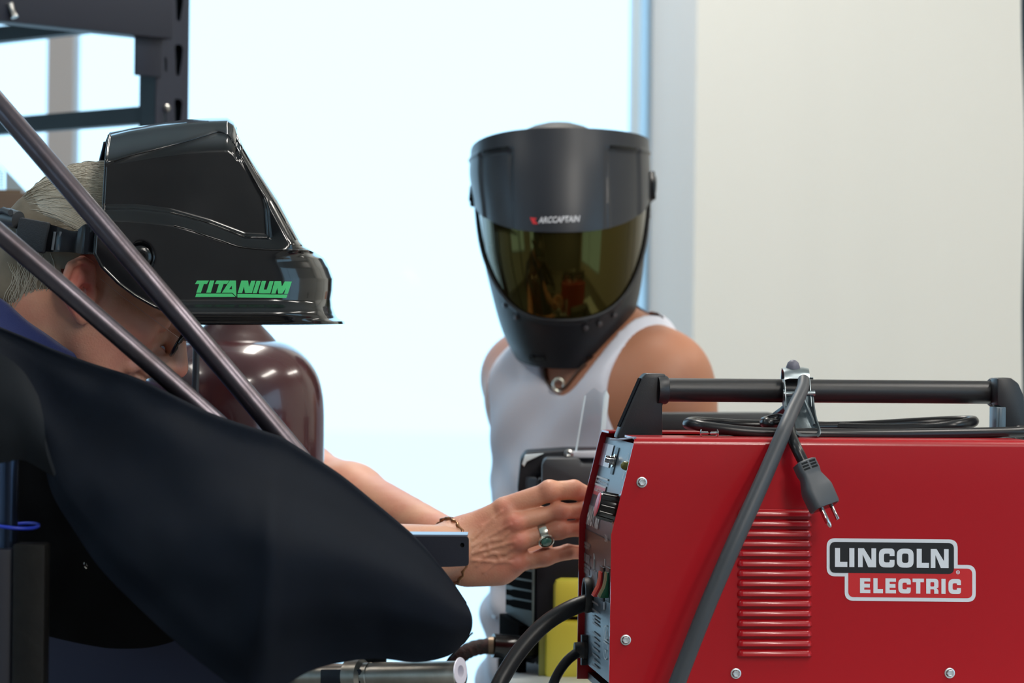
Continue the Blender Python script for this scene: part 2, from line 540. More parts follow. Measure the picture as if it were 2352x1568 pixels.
# brown box and pale perforated sheet on that lower shelf
M_CARD = mat('brown_board', (118, 98, 82), 0.8, var=.2, vscale=30)
M_PALE = mat('pale_plastic', (205, 218, 222), 0.5)
t = thing('cardboard_box', 'low brown cardboard box on the rack shelf at the far left', 'box', P(0, 480, 4.1))
a, b = P(-160, 432, 4.1), P(72, 445, 4.1); z0 = zs - .008
f = MB(); f.prism([(a.x, 4.02, z0), (b.x, 4.1, z0), (b.x + .03, 4.28, z0), (a.x, 4.28, z0)], [(a.x, 4.02, a.z), (b.x, 4.1, b.z), (b.x + .03, 4.28, b.z), (a.x, 4.28, a.z)])
f.build('carton', M_CARD, t, bevel=.002)
f = MB(); f.aabb((a.x + .02, 4.13, a.z - .004), (b.x - .02, 4.15, a.z + .0006)); f.build('tape', mat('tape', (150, 125, 100), .4), t)
loops = [[(-100, 436), (66, 448), (60, 440), (-2, 374), (-100, 300)]]
for i in range(-7, 14):
    for j in range(0, 13):
        x = i * 5.2 + 3 - 60; y = 432 - j * 6.5 + 5
        if x > -96 and y > 376 + x * 1.06 + 10 and x < 56: loops.append([(x, y - 4.2), (x + 3.4, y - 4.2), (x + 3.4, y), (x, y)])
me = flat_mesh(loops); remap(me, lambda x, y: P(x, y, 4.16)); solid(me, .002)
link('mesh_sheet', me, M_PALE, None, label='pale perforated plastic sheet standing on the brown cardboard box', cat='sheet')
# dark hose hanging at the right border of the view
f = MB(); f.tube(pxpath([(2350, -2180, 4.4), (2352, -900, 4.4), (2356, -100, 4.4), (2358, 100, 4.4), (2366, 350, 4.4), (2359, 650, 4.4), (2359, 800, 4.4), (2366, 1300, 4.4), (2372, 1800, 4.4), (2374, 2560, 4.4)], 60), .008, 10)
link('hanging_hose', f.mesh(), mat('hose_black', (24, 34, 40), .5), None, 60, label='thin black hose hanging against the plain wall at the right border', cat='hose')
# ================================================================== work table
M_TABLE = mat('table_white', (222, 232, 234), 0.35, bump=.02, bscale=100)
M_TLEG = mat('table_leg_grey', (120, 124, 130), 0.4, .6)
TZ = 0.786
tl = P(1160, 1560, 3.55).x
t = thing('work_table', 'white topped work table under the two welding machines', 'table', (tl + .55, 3.4, 0))
pts = round_poly([(tl, 2.93), (tl + 1.15, 2.93), (tl + 1.15, 3.75), (tl, 3.75)], .05)
f = MB(); f.prism([(x, y, TZ - .03) for x, y in pts], [(x, y, TZ) for x, y in pts]); f.build('table_top', M_TABLE, t, bevel=.004)
for x in (tl + .06, tl + 1.09):
    for y in (2.99, 3.69):
        f = MB(); f.aabb((x - .02, y - .02, 0), (x + .02, y + .02, TZ - .031)); f.build('leg', M_TLEG, t, bevel=.003)
for y in (2.985, 3.68):
    f = MB(); f.aabb((tl + .05, y, .66), (tl + 1.1, y + .015, .75)); f.build('apron', M_TLEG, t)

# ================================================================== red welding machine
YAW = math.radians(6.2)
E1 = Vector((math.cos(YAW), math.sin(YAW), 0)); E2 = Vector((-math.sin(YAW), math.cos(YAW), 0)); EZ = Vector((0, 0, 1))
WO = P(1402, 1300, 3.0); WO.z = 0
def W(a, b, c): return WO + E1 * a + E2 * b + EZ * c
def S(px, py, off=0.0): return on_plane(px, py, WO - E2 * off, E2)      # on the side panel
def loc(p):
    q = p - WO
    return q.dot(E1), q.dot(E2), p.z
WL, WW = 0.452, 0.258
aT, _, cT = loc(S(1459, 1004)); aM, _, cM = loc(S(1404, 1228)); aB = 0.0
cB = 0.815
def front(c): return interp(c, [cB, cM, cT], [aB, aM, aT])
M_RED = mat('red_paint', (172, 14, 27), 0.28, spec=.4, coat=.3, bump=.03, bscale=900)
M_REDIN = mat('red_paint_inner', (160, 20, 34), 0.45)
M_PANEL = mat('panel_blue_grey', (84, 98, 110), 0.36, bump=.03, bscale=700)
M_BLK = mat('black_plastic', (40, 42, 46), 0.42, bump=.05, bscale=800)
M_BLKG = mat('black_gloss', (18, 18, 20), 0.18)
M_RUB = mat('black_rubber', (34, 34, 37), 0.5, bump=.04, bscale=500)
M_CABLE = mat('cable_jacket', (40, 41, 45), 0.42)
M_ZINC = mat('zinc', (214, 222, 226), 0.42, .7)
M_CHROME = mat('chrome', (215, 215, 215), 0.12, 1.0)
M_DECW = mat('decal_white', (222, 226, 234), 0.4)
M_DECK = mat('decal_black', (24, 25, 30), 0.4)
M_DECR = mat('decal_red', (202, 34, 40), 0.4)
wd = thing('welding_machine', 'red sheet metal welding machine with black carry bar and white framed emblem', 'welding machine', (WO + E1 * WL / 2 + E2 * WW / 2) + EZ * TZ)

def cover(sgn, b0, lift, fl):
    """folded sheet: side wall and top flange with a rounded bend"""
    r = 0.008
    rows = []
    prof = [(0, cB), (0, cB + .12), (0, cM), (0, cM + .05), (0, cT - r + lift)]
    for k in range(1, 7):
        an = k / 6 * math.pi / 2
        prof.append((r - r * math.cos(an), cT - r + lift + r * math.sin(an)))
    prof.append((fl, cT + lift))
    for (bb, c) in prof:
        a0 = front(min(c, cT - lift)); n = 3
        rows.append([W(a0 + (WL - a0) * k / n, b0 + sgn * bb, c) for k in range(n + 1)])
    f = MB(); f.grid(rows)
    me = f.mesh(); solid(me, .0022)
    return me
link('side_cover', cover(1, 0, 0, .075), M_RED, wd, 40)
link('side_cover', cover(-1, WW, .0, .06), M_RED, wd, 40)
f = MB(); f.box(W(WL / 2 + .02, WW / 2 + .005, cT - .010), E1 * (WL / 2 - .045), E2 * .066, EZ * .0015); f.build('top_tray', M_REDIN, wd)
f = MB(); f.box(W(WL / 2, WW / 2, cB + .004), E1 * (WL / 2 - .012), E2 * (WW / 2 - .004), EZ * .004); f.build('base_plate', M_BLK, wd)
f = MB(); f.box(W(WL - .006, WW / 2, (cB + cT) / 2), E1 * .003, E2 * (WW / 2 - .004), EZ * ((cT - cB) / 2 - .012)); f.build('rear_panel', M_PANEL, wd)
for aa in (.05, WL - .05):
    for bb in (.03, WW - .03):
        f = MB(); f.lathe(W(aa, bb, TZ), (0, 0, 1), [(0, 0), (0, .014), (.022, .016), (cB - TZ, .016), (cB - TZ, 0)], 16); f.build('rubber_foot', M_RUB, wd, smooth=40)
# front panel: upright lower half, leaning upper half, set back behind the lips
INS = 0.007
def FP(b, c, out=0.0):
    """point on the front panel; b across, c height"""
    a = front(c) + INS
    sl = (aT - aM) / (cT - cM) if c > cM else 0.0
    n = (E1 * -1 + EZ * sl).normalized()
    return W(a, b, c) + n * out
cPB = P(1365, 1546, 3.14).z
rows = [[FP(b, c, -.0022) for b in (.003, WW - .0035)] for c in (cPB, cB + .12, cM - .02, cM - .006, cM + .006, cM + .02, cT - .06, cT - .008)]
f = MB(); f.grid(rows); me = f.mesh(); solid(me, .0015)
link('front_panel', me, M_PANEL, wd, 30)
f = MB(); f.tube([FP(b, cT - .002) - E1 * .006 + EZ * (z - .0005) for b, z in ((.002, .002), (.03, .001), (.08, -.002), (.14, -.0045), (.185, -.006))], .0012, 8)
f.build('top_lip', mat('lip_grey', (150, 140, 156), .4), wd, smooth=60)
def fpx(px, py, out=0.0):
    """where the ray through a pixel meets the front panel"""
    d = D(px, py)
    lo, hi = 0.0, WW
    def pix(b, c):
        q = FP(b, c) - CAM
        x, z = q.x / q.y, q.z / q.y
        xx = x * CT + z * ST; zz = -x * ST + z * CT
        return 1176 + F * xx, 784 - F * zz
    b, c = WW / 2, (cB + cT) / 2
    for _ in range(25):
        x, y = pix(b, c)
        e = 1e-4
        xb, yb = pix(b + e, c); xc, yc = pix(b, c + e)
        J = np.array([[(xb - x) / e, (xc - x) / e], [(yb - y) / e, (yc - y) / e]])
        s = np.linalg.solve(J, np.array([px - x, py - y]))
        b += float(np.clip(s[0], -.05, .05)); c += float(np.clip(s[1], -.05, .05))
    return b, c
def decal_front(name, loops, m, out, parent=None):
    me = flat_mesh(loops, 0); remap(me, lambda x, y: FP(x, y, out)); return link(name, me, m, parent or wd)
def text_front(name, txt, b0, b1, c0_, c1, m, out, bold=0.0):
    """b runs right to left on this face as seen from outside"""
    me = text_mesh(txt, bold); remap(me, lambda x, y: FP(b0 + (b1 - b0) * x, c0_ + (c1 - c0_) * y, out)); return link(name, me, m, wd)
M_INK = mat('panel_ink_white', (200, 204, 206), .5)
M_DARKLAB = mat('panel_dark_label', (74, 60, 60), .35)
M_FAINT = mat('panel_faint_ink', (128, 124, 126), .5)
ctop = fpx(1370, 1226)[1]; cbot = fpx(1370, 1352)[1]
decal_front('control_label', [[(.004, cbot), (WW - .005, cbot), (WW - .005, ctop), (.004, ctop)]], M_DARKLAB, .0004)
b, c = fpx(1382, 1043); b2, c2 = fpx(1405, 1046)
decal_front('sticker', [[(b2, c - .012), (b2 + .044, c - .012), (b2 + .044, c + .013), (b2, c + .013)]], M_DECW, .0005)
decal_front('sticker', [[(b2 + .044, c - .012), (b2 + .080, c - .012), (b2 + .080, c + .013), (b2 + .044, c + .013)]], mat('sticker_mauve', (128, 92, 106), .4), .0005)
# toggle button, indicator light
def knurl(name, px, py, prof, m, n=16, m2=None):
    b, c = fpx(px, py); o = FP(b, c); nrm = (FP(b, c, .01) - o).normalized()
    f = MB(); f.lathe(o, nrm, prof, n); return f.build(name, m, wd, smooth=40), o, nrm
knurl('reset_button', 1412, 1058, [(0, .0075), (.002, .0075), (.002, .005), (.006, .005), (.006, .004), (.011, .004), (.0115, .003), (.0115, 0)], M_CHROME)
b, c = fpx(1412, 1058)
decal_front('button_mark', [rect(b - .009, c - .015, b + .009, c + .015, .004)], M_BLK, .0006)
knurl('indicator_light', 1444, 1071, [(0, .007), (.002, .007), (.002, .005), (.006, .0045), (.008, .003), (.009, 0)], mat('lamp_green', (130, 130, 60), .25))
b, c = fpx(1440, 1071)
decal_front('button_mark', [rect(b + .006, c - .014, b + .009, c + .014)], M_INK, .0006)
# small emblem
bl, c_ = fpx(1372, 1107); br, _ = fpx(1392, 1107); bl2, br2 = bl + .002, br - .002
ct_, cm_, cb_ = fpx(1382, 1095)[1], fpx(1382, 1118)[1], fpx(1380, 1140)[1]
decal_front('small_emblem', [[(br2 - .010, cm_), (bl2 + .010, cm_), (bl2 + .010, ct_), (br2 - .010, ct_)], [(br2 - .008, cm_ + .002), (br2 - .008, ct_ - .002), (bl2 + .008, ct_ - .002), (bl2 + .008, cm_ + .002)]], M_INK, .0006)
text_front('small_emblem_lettering', 'LINCOLN', bl2 + .005, br2 - .005, cm_ + .004, ct_ - .004, M_INK, .0008, .02)
decal_front('small_emblem_plate', [[(br2 - .010, cb_), (bl2 + .005, cb_), (bl2 + .005, cm_), (br2 - .010, cm_)]], mat('emblem_red', (190, 62, 74), .4), .0006)
text_front('small_emblem_lettering', 'ELECTRIC', bl2 + .001, br2 - .006, cb_ + .004, cm_ - .003, M_INK, .0009, .02)
b0, c0_ = fpx(1347, 1203); b1, c1 = fpx(1383, 1170)
text_front('panel_title', 'HANDY MIG', b0, b1, c0_, c1, M_INK, .0008, .03)
# knob
kb, o, nrm = knurl('wire_speed_knob', 1423, 1170, [(0, .017), (.003, .017), (.004, .0148), (.023, .0138), (.024, .0133), (.024, 0)], M_BLKG, 24)
f = MB(); f.lathe(o + nrm * .0241, nrm, [(0, .0129), (.0008, .0129), (.0012, .0115), (.0012, 0)], 24); kc = f.build('knob_cap', mat('knob_red', (206, 62, 84), .35), kb, smooth=40)
f = MB(); f.lathe(o, nrm, [(0, .021), (.002, .021), (.0022, .017), (.0022, 0)], 24); f.build('knob_ring', mat('ring_red', (196, 40, 54), .4), kb, smooth=40)
f = MB()
for k in range(12):
    an = k / 12 * math.tau; u = nrm.cross(EZ).normalized(); w = nrm.cross(u); rr = u * math.cos(an) + w * math.sin(an)
    f.tube([o + nrm * .005 + rr * .0145, o + nrm * .0222 + rr * .0136], .0014, 6)
f.build('knob_ribs', M_BLKG, kb, smooth=60)
# grids of small print: bars standing for lines too small to read
mbp = MB()
def printline(px0, px1, py, hh=.0016):
    b0, c = fpx(px0, py); b1, _ = fpx(px1, py)
    mbp.add([FP(b0, c - hh, .0009), FP(b1, c - hh, .0009), FP(b1, c + hh, .0009), FP(b0, c + hh, .0009)], [(0, 1, 2, 3)])
for k, y in enumerate([1240, 1248, 1255, 1266, 1273, 1279, 1290, 1298, 1305]):
    printline(1333, [1358, 1356, 1342, 1357, 1355, 1356, 1358, 1355, 1356][k], y)
for y in (1310, 1317, 1324): printline(1361, 1374, y)
for y in (1380, 1398, 1412, 1420, 1428, 1450, 1462, 1474, 1486, 1500, 1512, 1524): printline(1362, 1376, y, .0012)
mbp.build('small_print', M_FAINT, wd)
b, c = fpx(1394, 1236); text_front('panel_number', '30A', b + .012, b - .012, c - .004, c + .004, M_INK, .0009)
b, c = fpx(1367, 1288)
f = MB(); f.tube([FP(b + .004, c - .010, .001), FP(b + .004, c + .008, .001), FP(b - .002, c + .002, .001), FP(b - .002, c - .010, .001), FP(b - .010, c - .010, .001)], .0004, 6); f.build('wire_symbol', M_INK, wd)
b, c = fpx(1391, 1291); decal_front('switch_mark', [rect(b - .003, c - .004, b + .003, c + .004, .002)], M_INK, .0009)
b, c = fpx(1389, 1391); decal_front('switch_mark', [rect(b - .004, c - .004, b + .004, c + .004, .002)], M_INK, .0009)
# oval badge
b, c = fpx(1392, 1475)
def ell(rb, rc, n=32): return [(b + rb * math.cos(k / n * math.tau), c + rc * math.sin(k / n * math.tau)) for k in range(n)]
decal_front('oval_badge', [ell(.020, .0188), ell(.0186, .0174)], M_INK, .0008)
decal_front('oval_badge_sign', [[(b - .012, c + .002), (b + .012, c + .002), (b, c + .015)], [(b - .006, c + .004), (b, c + .011), (b + .006, c + .004)]], M_INK, .0008)
decal_front('oval_badge_bar', [[(b - .014, c - .001), (b + .014, c - .001), (b + .014, c + .0005), (b - .014, c + .0005)]], M_INK, .0008)
decal_front('oval_badge_arrow', [[(b - .006, c - .008), (b + .006, c - .008), (b, c - .013)]], M_INK, .0008)
# rocker switches
for (px, py, rgb) in ((1387, 1340, (196, 36, 44)), (1401, 1342, (20, 104, 76))):
    b, c = fpx(px, py); hb, hc = .0115, .0135
    f = MB(); f.prism([FP(b + s * (hb + .003), c + q * (hc + .005), .0005) for s, q in ((-1, -1), (1, -1), (1, 1), (-1, 1))], [FP(b + s * (hb + .003), c + q * (hc + .005), .003) for s, q in ((-1, -1), (1, -1), (1, 1), (-1, 1))])
    sw = f.build('switch_frame', M_BLK, wd, bevel=.0008)
    prof = [(hc, .0045), (hc * .4, .0052), (-hc * .2, .007), (-hc, .0125), (-hc, .003), (hc, .003)]
    f = MB(); f.prism([FP(b - hb, c + q, o_) for q, o_ in prof], [FP(b + hb, c + q, o_) for q, o_ in prof]); f.build('rocker', mat('rocker_%d' % rgb[0], rgb, .25), sw, bevel=.0006)
# big grommet and torch cable
gb, gc = fpx(1357, 1366); o = FP(gb, gc); nrm = E1 * -1
f = MB()
f.lathe(o, nrm, [(0, .0195), (.004, .0205), (.008, .0195), (.008, .0155), (.003, .0145), (0, .0145)], 32)
f.build('grommet', M_RUB, wd, smooth=40)
cab = pxpath([(1388, 1372, o.y + .004), (1358, 1380, o.y), (1310, 1397, o.y - .012), (1255, 1430, o.y - .02), (1205, 1480, o.y - .03), (1163, 1540, o.y - .04), (1135, 1600, o.y - .05), (1080, 1760, o.y - .06), (1040, 2100, o.y - .06), (1010, 2500, o.y - .05), (1000, 2785, o.y - .06)], 90)
f = MB(); f.tube(cab, .0094, 18); f.build('torch_cable', M_CABLE, wd, smooth=60)
sb, sc_ = fpx(1347, 1492); o = FP(sb, sc_)
f = MB(); f.lathe(o, nrm, [(0, .012), (.004, .012), (.006, .0095), (.014, .0085), (.014, 0)], 20); f.box(o + nrm * .003, nrm * .003, E2 * .005, EZ * .017); f.build('strain_relief', M_RUB, wd, smooth=40)
cab = pxpath([(1352, 1490, o.y), (1330, 1496, o.y - .003), (1300, 1520, o.y - .012), (1275, 1560, o.y - .02), (1262, 1610, o.y - .03), (1250, 1760, o.y - .24), (1245, 1900, o.y - .26), (1240, 2300, o.y - .26), (1250, 2980, o.y - .26)], 70)
f = MB(); f.tube(cab, .0057, 14); f.build('control_cable', M_CABLE, wd, smooth=60)
# louvres
prof = [(.0006, .0046), (.0028, .0040), (.0048, .0018), (.0056, -.0012), (.0058, -.0042), (.0046, -.0046), (.0006, -.0036)]
p0 = S(1779, 1177); p1 = S(1779, 1498); wl2 = (S(1865, 1300) - S(1693, 1300)).length / 2
rows = []
NS = [-1, -.975, -.94, -.90, -.86, 0, .86, .90, .94, .975, 1]
for s in NS:
    k = [0, .45, .8, .95, 1][min(NS.index(s), len(NS) - 1 - NS.index(s), 4)]
    rows.append([p0 + E1 * (s * wl2) - E2 * (.0002 + off * k) + EZ * (-.0038 + (z * .80 + .0038) * (0.3 + .7 * k)) for off, z in prof])
f = MB(); f.grid(rows); me0 = f.mesh()
first = link('louver', me0, M_RED, wd, 50)
for k in range(1, 15):
    o2 = first.copy(); COL.objects.link(o2); o2.parent = wd; o2.location = (p1 - p0) * (k / 14)
# hex bolts on the side
bm_first = None
for (px, py) in ((1474, 1107), (1437, 1469), (1690, 1546), (2181, 1545)):
    q = S(px, py)
    if bm_first is None:
        f = MB(); f.lathe(q, E2 * -1, [(0, 0), (0, .0056), (.0012, .0056), (.0016, .0042)], 24); f.lathe(q, E2 * -1, [(.0016, .0040), (.0044, .0038), (.0050, .0032), (.0042, .0024), (.0040, 0)], 6)
        bm_first = f.build('bolt', M_ZINC, wd, smooth=30); q0 = q
    else:
        o2 = bm_first.copy(); COL.objects.link(o2); o2.parent = wd; o2.location = q - q0
# emblem on the side
def zl_(x, y): return (1880 + x / 6.031, 1210 + (y + .0106 * (x - 1150)) / 6.031)
def decal_side(name, loops, m, off, fn=zl_, parent=None):
    me = flat_mesh(loops, 0); remap(me, lambda x, y: S(*fn(x, y), off)); return link(name, me, m, parent or wd)
emb = decal_side('emblem', [rect(113, 165, 1928, 692, 120, 8)], M_DECW, .0004)
decal_side('emblem_border', [rect(363, 515, 2178, 1027, 120, 8)], M_DECW, .0005, parent=emb)
decal_side('emblem_lower_field', [rect(413, 566, 2130, 976, 78, 8)], M_DECR, .0007, parent=emb)
decal_side('emblem_upper_field', [rect(158, 215, 1876, 643, 80, 8)], M_DECK, .0009, parent=emb)
def gl_L(x0, x1, y0, y1, t): return [[(x0, y0), (x0 + t, y0), (x0 + t, y1 - t), (x1, y1 - t), (x1, y1), (x0, y1)]]
def gl_I(x0, x1, y0, y1, t): return [[(x0, y0), (x1, y0), (x1, y1), (x0, y1)]]
def gl_N(x0, x1, y0, y1, t): return [[(x0, y0), (x0 + t * 1.15, y0), (x1 - t * .92, y1 - t * 1.35), (x1 - t * .92, y0), (x1, y0), (x1, y1), (x1 - t * 1.55, y1), (x0 + t * .92, y0 + t * 1.2), (x0 + t * .92, y1), (x0, y1)]]
def gl_C(x0, x1, y0, y1, t):
    w = x1 - x0; g = (y1 - y0) * .40
    o = [(x0, y0), (x1, y0), (x1, y0 + g), (x1 - t * .95, y0 + g), (x1 - t * .95, y0 + t * 1.0), (x0 + t, y0 + t), (x0 + t, y1 - t), (x1 - t * .95, y1 - t), (x1 - t * .95, y1 - g), (x1, y1 - g), (x1, y1), (x0, y1)]
    R = t * 1.25; r = t * .4
    return [round_poly(o, [R, R, 0, 0, r, r, r, r, 0, 0, R, R], 6)]
def gl_O(x0, x1, y0, y1, t): return [rect(x0, y0, x1, y1, t * 1.3, 6), rect(x0 + t * 1.03, y0 + t * .95, x1 - t * 1.03, y1 - t * .95, t * .45, 5)]
def gl_E(x0, x1, y0, y1, t):
    m = (y0 + y1) / 2; h = t * .46; k = t * .80
    return [[(x0, y0), (x1, y0), (x1, y0 + k), (x0 + t, y0 + k), (x0 + t, m - h), (x1 - t * .12, m - h), (x1 - t * .12, m + h), (x0 + t, m + h), (x0 + t, y1 - k), (x1, y1 - k), (x1, y1), (x0, y1)]]
def gl_T(x0, x1, y0, y1, t):
    m = (x0 + x1) / 2; k = t * .85
    return [[(x0, y0), (x1, y0), (x1, y0 + k), (m + t / 2, y0 + k), (m + t / 2, y1), (m - t / 2, y1), (m - t / 2, y0 + k), (x0, y0 + k)]]
def gl_R(x0, x1, y0, y1, t):
    h = y1 - y0; k = t * .8; m = y0 + h * .60
    return [round_poly([(x0, y0), (x1, y0), (x1, m - t * .05), (x1 - t * .45, m + t * .12), (x1, m + t * .5), (x1, y1), (x1 - t, y1), (x1 - t, m + t * .35), (x0 + t, m + t * .35), (x0 + t, y1), (x0, y1)], [0, t * .8, t * .3, 0, t * .5, 0, 0, t * .3, 0, 0, 0], 5),
            rect(x0 + t, y0 + k, x1 - t, m - k * .35, t * .25, 4)]
GL = dict(L=gl_L, I=gl_I, N=gl_N, C=gl_C, O=gl_O, E=gl_E, T=gl_T, R=gl_R)
lo_ = []
for ch, x0, x1 in (('L', 228, 399), ('I', 427, 497), ('N', 548, 798), ('C', 837, 1053), ('O', 1085, 1318), ('L', 1360, 1530), ('N', 1555, 1803)):
    lo_ += GL[ch](x0, x1, 299, 561, 70)
decal_side('emblem_lettering', lo_, M_DECW, .0012, parent=emb)
lo_ = []
for ch, x0, x1 in (('E', 575, 718), ('L', 760, 893), ('E', 927, 1073), ('C', 1105, 1278), ('T', 1303, 1460), ('R', 1492, 1661), ('I', 1702, 1760), ('C', 1800, 1973)):
    lo_ += GL[ch](x0, x1, 712, 919, 58)
decal_side('emblem_lettering', lo_, M_DECW, .0010, parent=emb)
cir = lambda x, y, r, n=24: [(x + r * math.cos(k / n * math.tau), y + r * math.sin(k / n * math.tau)) for k in range(n)]
decal_side('emblem_mark', [cir(1932, 617, 27), cir(1932, 617, 19), [(1924, 606), (1934, 606), (1941, 612), (1936, 619), (1942, 629), (1936, 629), (1931, 620), (1929, 620), (1929, 629), (1924, 629)]], M_DECW, .0010, parent=emb)
# carry bar
YH = WO.y + .13
pl, pr = P(1520, 895, YH), P(2296, 901, YH + .037 * 1.9)
bar = (pr - pl).normalized()
M_BAR = mat('black_powder_coat', (36, 37, 40), .36, bump=.05, bscale=900)
f = MB(); f.tube([pl, pr], .0130, 28); f.build('carry_bar', M_BAR, wd, smooth=60)
hd = .013
def bracket(pts_, mirror=False):
    A = [on_plane(x, y, W(0, .13 - hd, 0), E2) for x, y in pts_]
    return A, [p + E2 * hd * 2 for p in A]
ctr = [(1484, 857), (1528, 858), (1531, 866), (1531, 920), (1522, 928), (1522, 1006), (1416, 1006), (1424, 985), (1476, 866)]
A, B = bracket(ctr)
f = MB(); f.prism(A, B); bk = f.build('bar_bracket', M_BLK, wd, bevel=.0022)
A, B = bracket([(1519, 857), (1536, 860), (1536, 927), (1519, 929)])
c_ = (A[0] + B[2]) / 2
f = MB(); f.lathe(pl + bar * .0005, bar, [(-.006, .0158), (.004, .0158), (.0055, .0148), (.0055, 0)], 24); f.build('bar_collar', M_BLK, bk, smooth=40)
# dark sheet painting the shade in the left bracket's hollow leaning face
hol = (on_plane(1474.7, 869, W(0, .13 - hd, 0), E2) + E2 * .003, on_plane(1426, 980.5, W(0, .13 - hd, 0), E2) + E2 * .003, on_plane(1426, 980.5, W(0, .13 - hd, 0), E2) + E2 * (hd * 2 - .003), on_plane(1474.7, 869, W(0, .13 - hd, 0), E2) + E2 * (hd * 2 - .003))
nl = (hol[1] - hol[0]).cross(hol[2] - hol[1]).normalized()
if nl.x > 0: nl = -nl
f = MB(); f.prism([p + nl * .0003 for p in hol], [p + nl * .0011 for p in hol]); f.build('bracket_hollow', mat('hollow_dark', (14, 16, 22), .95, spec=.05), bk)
ctr = [(2290, 868), (2322, 867), (2340, 880), (2352, 908), (2358, 950), (2362, 1012), (2302, 1012), (2302, 936), (2291, 930)]
A, B = bracket(ctr)
f = MB(); f.prism(A, B); bk2 = f.build('bar_bracket', M_BLK, wd, bevel=.0022)
f = MB(); f.lathe(pr, bar, [(-.012, 0), (-.012, .0150), (-.010, .0165), (.004, .0165)], 24); f.build('bar_collar', M_BLK, bk2, smooth=40)
f = MB(); q = on_plane(2291, 975, W(0, .13, 0), E2); f.box(q, E1 * .0055, E2 * .014, EZ * .020); f.box(q - E2 * .0145, E1 * .0025, E2 * .0008, EZ * .019); f.build('bar_post', mat('post_blue_grey', (88, 106, 118), .35), bk2, bevel=.0008)
# loose screws lying on the top
for (px, py, an, lb) in ((1616, 1000, .25, 'small loose steel screw lying on the red machine top, nearer the left bracket'), (1642, 999, 2.6, 'small loose steel screw lying on the red machine top, just under the coiled cord')):
    q = P(px, py, WO.y + .040); q.z = cT + .0042
    dr = Vector((math.cos(an), -.4 * math.sin(an), .0)).normalized()
    f = MB(); f.lathe(q - dr * .004, dr, [(0, 0), (.0003, .003), (.0012, .0040), (.0020, .0040), (.0022, .0017), (.0085, .0017), (.0095, .0005), (.0095, 0)], 14)
    link('screw', f.mesh(), M_CHROME, None, 40, label=lb, cat='screw', group='loose screws on the red machine')

# ================================================================== ground clamp on the carry bar, with its cable
M_GAL = mat('galvanised', (160, 172, 178), 0.28, .9, bump=.05, bscale=150)
M_GALD = mat('galvanised_dull', (104, 116, 122), 0.38, .8, bump=.04, bscale=150)
YC = YH - .012
gc_ = P(1842, 895, YH)
gc_ = pl + bar * ((gc_ - pl).dot(bar))
gk = thing('ground_clamp', 'galvanised spring ground clamp gripping the black carry bar, with a thick grey cable', 'clamp', gc_)
def C(px, py, dy): return P(px, py, gc_.y + dy)
# front jaw leaf: curved channel in front of the bar, hanging down
def leaf(stations, m, name):
    """stations: (left px, right px, y px, dy at edges, dy at middle)"""
    rows = []
    for s in catmull(stations, 18):
        l, r, y, e, mdl = s
        row = []
        for k in range(9):
            t = k / 8; d = e + (mdl - e) * (1 - (2 * t - 1) ** 4)
            row.append(C(l + (r - l) * t, y - 4 * (1 - (2 * t - 1) ** 2) * 0, d))
        rows.append(row)
    f = MB(); f.grid(rows); me = f.mesh(); solid(me, .0014)
    return link(name, me, m, gk, 50)
leaf([(1806, 1868, 900, -.030, -.021), (1804, 1869, 912, -.036, -.022), (1801, 1872, 935, -.050, -.030), (1808, 1877, 962, -.072, -.048), (1820, 1885, 985, -.088, -.066), (1826, 1885, 997, -.094, -.080), (1836, 1878, 1004, -.100, -.095)], M_GALD, 'front_leaf')
leaf([(1812, 1868, 866, .018, .020), (1810, 1866, 890, .026, .020), (1806, 1866, 925, .036, .022), (1770, 1838, 955, .05, .042), (1756, 1810, 975, .06, .055), (1756, 1800, 990, .066, .064)], M_GALD, 'rear_leaf')
# bright bridge over the bar
rows = []
for k in range(9):
    an = math.pi * (k / 8); 
    rows.append([gc_ + bar * (s * .0152 * (1 - .06 * abs(math.cos(an)))) + Vector((0, -math.cos(an) * .0225, .0128 + math.sin(an) * .0125 + (0.0012 if abs(s) < .7 else 0))) for s in (-1, -.6, -.2, .2, .6, 1)])
f = MB(); f.grid(rows); me = f.mesh(); solid(me, .0014); link('bridge', me, M_GAL, gk, 60)
for s in (-1, 1):
    f = MB(); pts2 = [(-.0225, .0128), (.0225, .0128), (.014, -.010), (-.026, -.020), (-.046, -.016), (-.034, .000)]
    f.prism([gc_ + bar * (s * .0150) + Vector((0, y, z)) for y, z in pts2], [gc_ + bar * (s * .0138) + Vector((0, y, z)) for y, z in pts2]); f.build('cheek', M_GAL, gk, bevel=.0003)
f = MB(); f.tube([C(1803, 905, -.034), C(1872, 903, -.034)], .0028, 12); f.tube([C(1799, 905, -.034), C(1802, 905, -.034)], .005, 12); f.build('pivot_pin', M_GAL, gk, smooth=50)
f = MB(); f.tube([C(1848, 918, -.040), C(1866, 962, -.070), C(1870, 976, -.080)], .0017, 8); f.build('spring_wire', M_GALD, gk, smooth=60)
f = MB(); f.lathe(gc_ + Vector((-.003, -.006, .0225)), (0, 0, 1), [(0, .0075), (.004, .0078), (.009, .0060), (.0115, .003), (.012, 0)], 18); f.build('cable_end', mat('cable_end_grey', (104, 104, 118), .5), gk, smooth=60)
cab = pxpath([(1846, 872, YC - .006), (1844, 890, YC - .024), (1835, 912, YC - .052), (1819, 945, YC - .080), (1805, 978, YC - .108), (1788, 1020, YC - .124), (1740, 1130, YC - .150), (1690, 1240, YC - .166), (1630, 1378, YC - .174), (1570, 1530, YC - .178), (1530, 1640, YC - .18), (1440, 1900, YC - .186), (1330, 2250, YC - .19), (1180, 2900, YC - .2)], 90)
